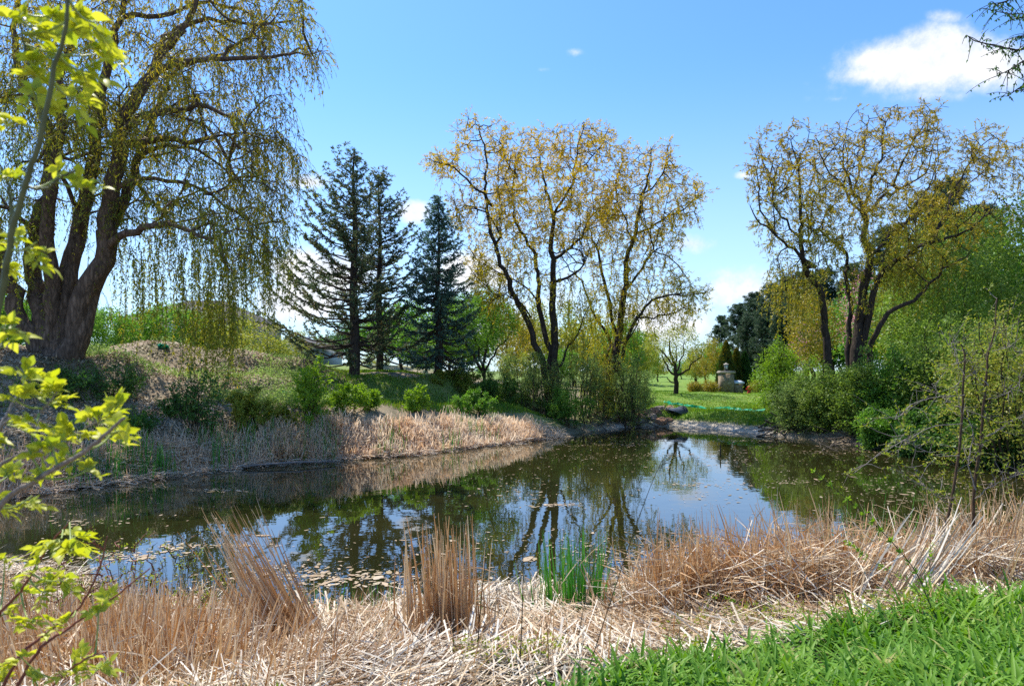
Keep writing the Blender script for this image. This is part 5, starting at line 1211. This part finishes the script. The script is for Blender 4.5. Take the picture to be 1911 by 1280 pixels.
# bare twiggy sapling at the right
def sapling():
    d = 6.4; b = on(1800, 0, d); t = thing('bare_sapling', 'twiggy sapling with two brown stems and tiny yellow leaves at right', 'sapling', b)
    L = [([(1752, 1060), (1762, 1000), (1775, 945), (1792, 844), (1800, 740), (1802, 665), (1790, 640)], .017, .006, 0), ([(1816, 1085), (1817, 989), (1821, 914), (1836, 826), (1843, 740), (1847, 672), (1860, 620), (1864, 560)], .018, .005, .1),
         ([(1800, 737), (1750, 744), (1702, 756), (1668, 786)], .006, .003, -.2), ([(1796, 790), (1740, 800), (1690, 820), (1640, 850), (1600, 880)], .005, .003, -.3), ([(1838, 815), (1870, 800), (1911, 776)], .006, .003, .1), ([(1821, 914), (1806, 870), (1812, 820), (1800, 780)], .007, .003, .2),
         ([(1845, 720), (1820, 690), (1810, 660)], .005, .003, .2), ([(1843, 745), (1880, 730), (1905, 700)], .005, .003, -.2), ([(1852, 655), (1885, 650), (1915, 660)], .004, .002, .1), ([(1790, 850), (1750, 850), (1700, 830), (1665, 815)], .005, .002, .1), ([(1775, 940), (1740, 920), (1705, 870)], .004, .002, -.1), ([(1840, 780), (1800, 760), (1765, 745), (1740, 715)], .004, .002, .4), ([(1820, 930), (1860, 900), (1915, 880)], .005, .003, 0.), ([(1800, 700), (1780, 670), (1772, 640)], .004, .002, .2)]
    mb, tw, lf = MB(), MB(), MB(); pts = []
    for j, (p, r0, r1, dd) in enumerate(L):
        p = np.array(p, float); k = len(p); q = W(p[:, 0], p[:, 1], d + np.linspace(0, dd, k)); 
        if j < 2: q[0, 2] = gz(q[:1, 0], q[:1, 1])[0] - .05
        q = smooth_line(q, 26); q[2:] += np.cumsum(rng.normal(size=(24, 3)) * .004, 0); mb = MB(); tube(mb if j < 2 else tw, q, np.linspace(r0, r1, 26), 6 if j < 2 else 5)
        if j < 2: build('stem', mb, M['twig'], t, True)
        pts.append((q, r1))
    ends = []
    for q, r1 in pts:
        for _ in range(16):
            i = rng.integers(8, 26); v = rdir(1)[0] * [1, .7, .8] + [0, 0, .25]; l = rng.uniform(.10, .38); s = np.linspace(0, 1, 6)[:, None]
            w = q[i] + v * l * s + np.cumsum(rng.normal(size=(6, 3)) * .008, 0) * (s > 0); tube(tw, w, np.linspace(.0032, .0015, 6), 4); ends += [w[3], w[5], w[4]]
            if rng.random() < .6:
                v2 = nrm(v + rdir(1)[0] * .9); w2 = w[3] + v2 * l * .5 * s; tube(tw, w2, np.linspace(.002, .0012, 6), 3); ends += [w2[5], w2[3]]
        E = np.array(ends); E = E[rng.random(len(E)) < .62]; q = np.repeat(np.arange(len(E)), 5); n = len(q); v = rdir(n) + [0, 0, .5]
    leaves(lf, E[q], v, rng.uniform(.018, .038, n), rng.uniform(.008, .015, n)); build('foliage', lf, M['leaf_fore_dim'], t, False, [(tw, M['twig_grey'])])
sapling()

# tree outside the frame at right whose branch hangs in
def overhang():
    b = on(2300, 0, 9.8); t = thing('overhanging_tree', 'small-leaved branches of a tree hanging into the top right corner', 'tree', b); d = 9.8
    L = [(np.array([b - [0, 0, .2], b + [.1, 0, 2.], b + [0, .1, 4.5], b + [-.2, 0, 7.5], b + [0, 0, 10]]), .2, .06)]
    for p, dd in [([(2290, 60), (2150, 40), (2020, 70), (1911, 92), (1887, 92), (1844, 83), (1818, 76), (1804, 66)], 0), ([(2290, 0), (2150, -60), (2000, -30), (1911, 31), (1887, 27), (1850, 20)], .4), ([(2290, 130), (2100, 70), (1960, 95), (1911, 114), (1887, 129), (1861, 142)], -.4), ([(2290, 150), (2100, 120), (1980, 130), (1911, 160), (1880, 180)], .3), ([(2150, -60), (2000, -70), (1920, -20), (1880, 2), (1850, 8)], .2), ([(2100, 40), (2000, 20), (1930, 60), (1900, 70)], .5)]:
        p = np.array(p, float); L.append((W(p[:, 0], p[:, 1], d + np.linspace(0, dd, len(p))), .022, .005))
    mb, lf = MB(), MB()
    for j, (p, r0, r1) in enumerate(L):
        q = smooth_line(p, 40); tube(mb, q, np.linspace(r0, r1, 40), 7 if j == 0 else 5)
        if j:
            for _ in range(26):
                i = rng.integers(14, 40); v = rdir(1)[0] * [1, 1, .7]; l = rng.uniform(.12, .4); s = np.linspace(0, 1, 5)[:, None]; w = q[i] + v * l * s + np.array([0, 0, -.12]) * s**2; tube(mb, w, np.linspace(.006, .003, 5), 4)
                k = 5; a = rng.random(k) * 3.99; ai = a.astype(int); ps = w[ai] * (1 - (a - ai))[:, None] + w[ai + 1] * (a - ai)[:, None]
                leaves(lf, ps, rdir(k) * .7 + [0, 0, -.9], rng.uniform(.035, .065, k), rng.uniform(.02, .032, k))
    build('trunk', mb, M['bark_grey'], t, True); build('foliage', lf, M['leaf_dark'], t)
overhang()

# ------------------------------------------------------------------ bright leaves close to the camera
def compound(lf, pt, C, D, L=.10, pairs=3, ll=.055, w=.021):
    """one young compound leaf: rachis from C along D with toothed leaflets"""
    D = D / np.linalg.norm(D); side = np.cross(D, [0, 0, 1.]) + rng.normal(size=3) * .35; side /= np.linalg.norm(side); nn = np.cross(side, D)
    s = np.linspace(0, 1, 7)[:, None]; rc = C + D * L * s - np.array([0, 0, 1]) * .02 * s**2; tube(pt, rc, np.linspace(.0016, .0008, 7), 5)
    Ps, Ws, Ss = [], [], []
    prof = np.array([.06, .55, .92, 1., .86, .55, .30, .02])
    items = [(1., D + rng.normal(size=3) * .12, 1.1)]
    for k in range(pairs):
        f = .4 + .5 * k / max(1, pairs - 1)
        for sg in (-1, 1): items.append((f, D * rng.uniform(.5, .9) + side * sg * .9 + rng.normal(size=3) * .18, rng.uniform(.75, 1.05)))
    for f, v, sc in items:
        v = v / np.linalg.norm(v); q = np.linspace(0, 1, 8)[:, None]; c0 = rc[int(f * 6)]; l = ll * sc
        Ps.append(c0 + v * l * q + (nn * rng.normal() * .18 - np.array([0, 0, .25])) * l * q**2); Ws.append(prof * w * sc * rng.uniform(.85, 1.2)); Ss.append(nn + rng.normal(size=3) * .25)
    ribbons(lf, np.array(Ps), np.array(Ws), None, .16, np.array(Ss))

def foreground(name, label, base, stems, clusters, d, mat, dvar=.15, L=.09, ll=.052, n3=3, group=None, sr=.006, stemmat='twig_dark'):
    t = thing(name, label, 'shrub', base, group); mb, lf, pt = MB(), MB(), MB(); allp = []
    for p, r0, r1, dd in stems:
        p = np.array(p, float); q = W(p[:, 0], p[:, 1], d + np.linspace(0, dd, len(p))); q = smooth_line(q, 40); q[1:-1] += rng.normal(size=(38, 3)) * .0012; tube(mb, q, np.linspace(r0, r1, 40), 7); allp.append(q)
    A = np.concatenate(allp)
    for (px, py, sc) in clusters:
        c = W(px, py, d + rng.normal() * dvar); j = int(np.argmin(np.linalg.norm(A - c, axis=1) + .6 * np.maximum(A[:, 2] - c[2] + .01, 0))); a = A[j]
        v = c - a; l = np.linalg.norm(v)
        if l > .02:
            s = np.linspace(0, 1, 8)[:, None]; q = a + v * s + np.array([0, 0, -.12 * l]) * np.sin(s * PI); tube(pt, q, np.linspace(.0028, .0016, 8), 5)
        base_d = v / max(l, 1e-3) * .7 + np.array([.25, -.1, .35])
        for k in range(n3):
            compound(lf, pt, c - base_d * .03, base_d + rdir(1)[0] * .85, L * sc * rng.uniform(.7, 1.1), 3, ll * sc, .019 * sc)
    build('stem', mb, M[stemmat], t, True); build('foliage', lf, M[mat], t, True, [(pt, M['petiole'])]); return t
M['petiole'] = plain('petiole', (.22, .30, .05), (.32, .36, .08), 20., .5)
M['stem_olive'] = plain('stem_olive', (.07, .08, .035), (.13, .14, .06), 25., .6)
M['stem_red'] = plain('stem_red', (.16, .04, .025), (.26, .09, .05), 25., .6)
b = on(-260, 0, 1.75)
foreground('leafy_shrub', 'tall sapling with bright yellow-green leaves close at the upper left edge', b,
           [([(-260, 1900), (-140, 1200), (-50, 800), (0, 565), (25, 430), (50, 340), (80, 240), (105, 115), (122, 55), (128, -60)], .0085, .003, -.2), ([(22, 440), (20, 380), (10, 330), (-30, 260)], .004, .002, 0.), ([(50, 350), (85, 352), (110, 335), (140, 318)], .003, .002, -.1), ([(80, 240), (70, 180), (52, 110), (30, 20)], .004, .002, 0)],
           [(35, 20, 1.), (62, 45, 1.1), (110, 25, 1.1), (150, 50, 1.), (185, 75, 1.), (215, 92, .9), (100, 105, 1.), (165, 125, 1.), (72, 95, .9), (170, 160, .9), (60, 125, .9), (145, 180, .8), (125, 310, .9), (165, 345, .9), (5, 212, .9), (35, 445, .9), (68, 452, .8), (0, 315, .9), (15, 602, .9), (10, 490, .8), (150, 20, 1.), (90, 70, 1.), (60, 160, .8), (105, 190, .8), (180, 40, .9)], 1.45, 'leaf_fore', .06, .05, .038, 3, None, .006, 'stem_olive')
b = on(-200, 0, 1.95)
foreground('leafy_shrub', 'bush of bright yellow-green leaves with a pale grey stick at the left edge', b,
           [([(-200, 1700), (-90, 1100), (0, 945), (60, 900), (120, 865), (155, 845), (195, 812), (232, 780)], .008, .003, -.2), ([(-120, 1200), (-40, 930), (30, 850), (95, 840), (150, 805), (200, 775)], .006, .002, .1), ([(-120, 1100), (-30, 860), (20, 760), (50, 705)], .005, .002, .15), ([(-60, 980), (0, 800), (60, 780), (110, 730)], .004, .002, 0)],
           [(30, 684, 1.), (70, 690, 1.), (115, 708, 1.), (55, 722, .9), (95, 742, .9), (15, 735, 1.), (65, 785, 1.), (30, 780, 1.), (130, 795, 1.1), (160, 800, 1.), (184, 765, 1.), (222, 752, 1.1), (236, 792, .9), (215, 800, .8), (140, 850, .9), (178, 868, .8), (10, 815, 1.), (50, 830, .9), (95, 815, .9), (25, 880, .9), (60, 880, .8), (5, 925, .9), (60, 925, .8), (95, 890, .7), (205, 765, .9)], 1.6, 'leaf_fore', .09, .05, .037, 3, None, .006, 'twig_grey')
b = on(-60, 0, 2.5)
foreground('leafy_shrub', 'low bush of yellow-green leaves on reddish stems in the lower left corner', b,
           [([(-60, 1480), (20, 1250), (90, 1180), (150, 1130), (185, 1060), (200, 1000)], .006, .002, .1), ([(-30, 1420), (60, 1230), (130, 1170), (205, 1120), (280, 1060)], .006, .002, .1), ([(-100, 1400), (-20, 1180), (40, 1100), (90, 1020), (130, 975)], .006, .002, -.1), ([(0, 1420), (90, 1290), (150, 1235), (200, 1215)], .005, .002, -.2)],
           [(113, 1003, 1.), (150, 995, 1.1), (85, 1015, .9), (135, 1030, 1.), (70, 1058, 1.), (124, 1077, .9), (45, 1090, .9), (100, 1085, .9), (206, 1112, 1.), (185, 1130, .8), (165, 1222, 1.), (137, 1248, 1.), (192, 1240, 1.), (100, 1165, .8), (55, 1160, .9), (20, 1130, .9), (130, 1150, .7), (10, 1030, .9), (30, 1215, .9), (0, 1262, 1.), (60, 1255, .8), (90, 1105, .8)], 2.1, 'leaf_fore', .12, .055, .04, 3, None, .006, 'stem_red')
b = hit(235, 1180)
for lab, px, py, sd, h in [('wispy reddish shrub with tiny yellow leaves behind the lower left bush', 215, 1170, 71, 210), ('wispy shrub with sparse small green leaves left of the leaning sheaf', 330, 1190, 72, 190), ('low wispy red-stemmed shrub in the lower left reeds', 110, 1200, 73, 150)]:
    p = hit(px, py); shrub('wispy_shrub', lab, 'shrub', p, px2m(h, p[1]), .38, M['leaf_fore_dim'], 9, 6, 7, (.034, .015), 'stem_red' if sd != 72 else 'twig', 'wispy shrubs among the near reeds', 0, .35, .5, .03, sd, .9, .003)
print('foreground', time.time() - T0)

# ------------------------------------------------------------------ sky, sun, camera
SUN_EL, SUN_AZ = math.radians(59), math.radians(-42)   # azimuth from +Y towards +X
world = bpy.data.worlds.new('World'); scene.world = world; world.use_nodes = True
nt = world.node_tree; nt.nodes.clear(); L = nt.links.new
out = N(nt, 'ShaderNodeOutputWorld'); bg = N(nt, 'ShaderNodeBackground'); bg.inputs[1].default_value = .125
sky = N(nt, 'ShaderNodeTexSky', sky_type='NISHITA', sun_disc=False, sun_elevation=SUN_EL, sun_rotation=SUN_AZ, altitude=50., air_density=1.0, dust_density=.5, ozone_density=2.2)
tc = N(nt, 'ShaderNodeTexCoord'); sx = N(nt, 'ShaderNodeSeparateXYZ'); L(tc.outputs['Generated'], sx.inputs[0])
def ma(op, a, b=None, clamp=False):
    n = N(nt, 'ShaderNodeMath', operation=op, use_clamp=clamp)
    for k, q in enumerate((a, b)):
        if q is None: continue
        if isinstance(q, (int, float)): n.inputs[k].default_value = q
        else: L(q, n.inputs[k])
    return n.outputs[0]
yy = ma('MAXIMUM', sx.outputs[1], .02); U = ma('DIVIDE', sx.outputs[0], yy); V_ = ma('DIVIDE', sx.outputs[2], yy)
no = N(nt, 'ShaderNodeTexNoise', i_Scale=9., i_Detail=7., i_Roughness=.58); L(tc.outputs['Generated'], no.inputs['Vector'])
no2 = N(nt, 'ShaderNodeTexNoise', i_Scale=30., i_Detail=8., i_Roughness=.68); L(tc.outputs['Generated'], no2.inputs['Vector'])
nz = ma('ADD', ma('MULTIPLY', ma('SUBTRACT', no.outputs[0], .5), 1.5), ma('MULTIPLY', ma('SUBTRACT', no2.outputs[0], .5), 1.1))
tot = None
for (px, py, rx, ry, st_) in [(1700, 125, 160, 60, 1.15), (1780, 105, 120, 70, 1.1), (1620, 140, 90, 32, .85), (1860, 120, 110, 60, 1.0), (1775, 32, 55, 22, .55), (1660, 165, 200, 30, .42), (1560, 185, 120, 16, .3), (1720, 175, 140, 26, .45), (1075, 98, 26, 14, .5), (1015, 130, 22, 9, .3),
                          (580, 340, 55, 20, .9), (770, 395, 42, 24, .95), (590, 510, 120, 55, 1.25), (560, 560, 110, 50, 1.25), (890, 510, 95, 45, 1.1), (930, 610, 160, 70, .8), (1290, 455, 60, 24, .65), (1390, 327, 28, 10, .5), (1555, 430, 50, 25, .5), (1240, 600, 130, 60, .95), (1370, 540, 110, 50, .75), (430, 545, 130, 50, .5), (1050, 560, 120, 90, .4)]:
    cu, cv = (px - CX) / F, (HZ - py) / F; a = ma('DIVIDE', ma('SUBTRACT', U, cu), rx / F); b_ = ma('DIVIDE', ma('SUBTRACT', V_, cv), ry / F)
    r2 = ma('SQRT', ma('ADD', ma('MULTIPLY', a, a), ma('MULTIPLY', b_, b_)))
    e = ma('MULTIPLY', ma('MAXIMUM', ma('SUBTRACT', 1.25, r2), 0.), st_)
    tot = e if tot is None else ma('MAXIMUM', tot, e)
dn = ma('ADD', tot, ma('MULTIPLY', nz, ma('MINIMUM', ma('MULTIPLY', tot, 2.5), .75)))
mr = N(nt, 'ShaderNodeMapRange', interpolation_type='SMOOTHSTEP'); L(dn, mr.inputs[0]); mr.inputs[1].default_value = .18; mr.inputs[2].default_value = .95
cl = ma('MULTIPLY', mr.outputs[0], ma('GREATER_THAN', sx.outputs[1], .05))
# thin whitening of the air towards the horizon
hz = N(nt, 'ShaderNodeMapRange', interpolation_type='SMOOTHSTEP'); L(sx.outputs[2], hz.inputs[0]); hz.inputs[1].default_value = .42; hz.inputs[2].default_value = -.02; hz.inputs[3].default_value = 0.; hz.inputs[4].default_value = .55
mixh = N(nt, 'ShaderNodeMix', data_type='RGBA'); L(hz.outputs[0], mixh.inputs[0]); tn = N(nt, 'ShaderNodeMix', data_type='RGBA', blend_type='MULTIPLY', i_0=1.); L(sky.outputs[0], tn.inputs[6]); tn.inputs[7].default_value = (.54, .84, 1.16, 1); L(tn.outputs[2], mixh.inputs[6]); mixh.inputs[7].default_value = (4.2, 4.8, 5.5, 1)
mixc = N(nt, 'ShaderNodeMix', data_type='RGBA'); L(cl, mixc.inputs[0]); L(mixh.outputs[2], mixc.inputs[6]); cc = ramp(nt, no2.outputs[0], [(.50, .54, .62, .35), (.66, .665, .68, .6)]); cm = N(nt, 'ShaderNodeMix', data_type='RGBA', blend_type='MULTIPLY', i_0=1.); L(cc, cm.inputs[6]); cm.inputs[7].default_value = (7.6, 7.6, 7.6, 1); L(cm.outputs[2], mixc.inputs[7])
L(mixc.outputs[2], bg.inputs[0]); L(bg.outputs[0], out.inputs[0])

sl = bpy.data.lights.new('sun', 'SUN'); sl.energy = 4.1; sl.angle = math.radians(.5); sl.color = (1., .95, .87)
so = bpy.data.objects.new('sun', sl); COL.objects.link(so)
dv = Vector((math.sin(SUN_AZ) * math.cos(SUN_EL), math.cos(SUN_AZ) * math.cos(SUN_EL), math.sin(SUN_EL)))
so.rotation_euler = dv.to_track_quat('Z', 'Y').to_euler(); so.location = dv * 60

cam = bpy.data.cameras.new('camera'); cam.lens = F / 1911 * 36; cam.sensor_width = 36; cam.shift_y = (HZ - 640) / 1911; cam.clip_start = .05; cam.clip_end = 2000
cam.dof.use_dof = True; cam.dof.focus_distance = 14.; cam.dof.aperture_fstop = 5.
co = bpy.data.objects.new('camera', cam); COL.objects.link(co); co.location = (0, 0, CZ); co.rotation_euler = (math.radians(90), 0, 0); scene.camera = co
vs = scene.view_settings; vs.view_transform = 'Standard'; vs.look = 'None'; vs.gamma = 1; vs.exposure = .86; vs.use_curve_mapping = False
scene.render.engine = 'CYCLES'; cy = scene.cycles; cy.max_bounces = 6; cy.diffuse_bounces = 3; cy.glossy_bounces = 3; cy.transmission_bounces = 4; cy.transparent_max_bounces = 4
cy.caustics_reflective = False; cy.caustics_refractive = False; cy.sample_clamp_indirect = 4.; cy.use_denoising = False
print('total', time.time() - T0, sum(len(o.data.polygons) for o in scene.objects if o.type == 'MESH'))
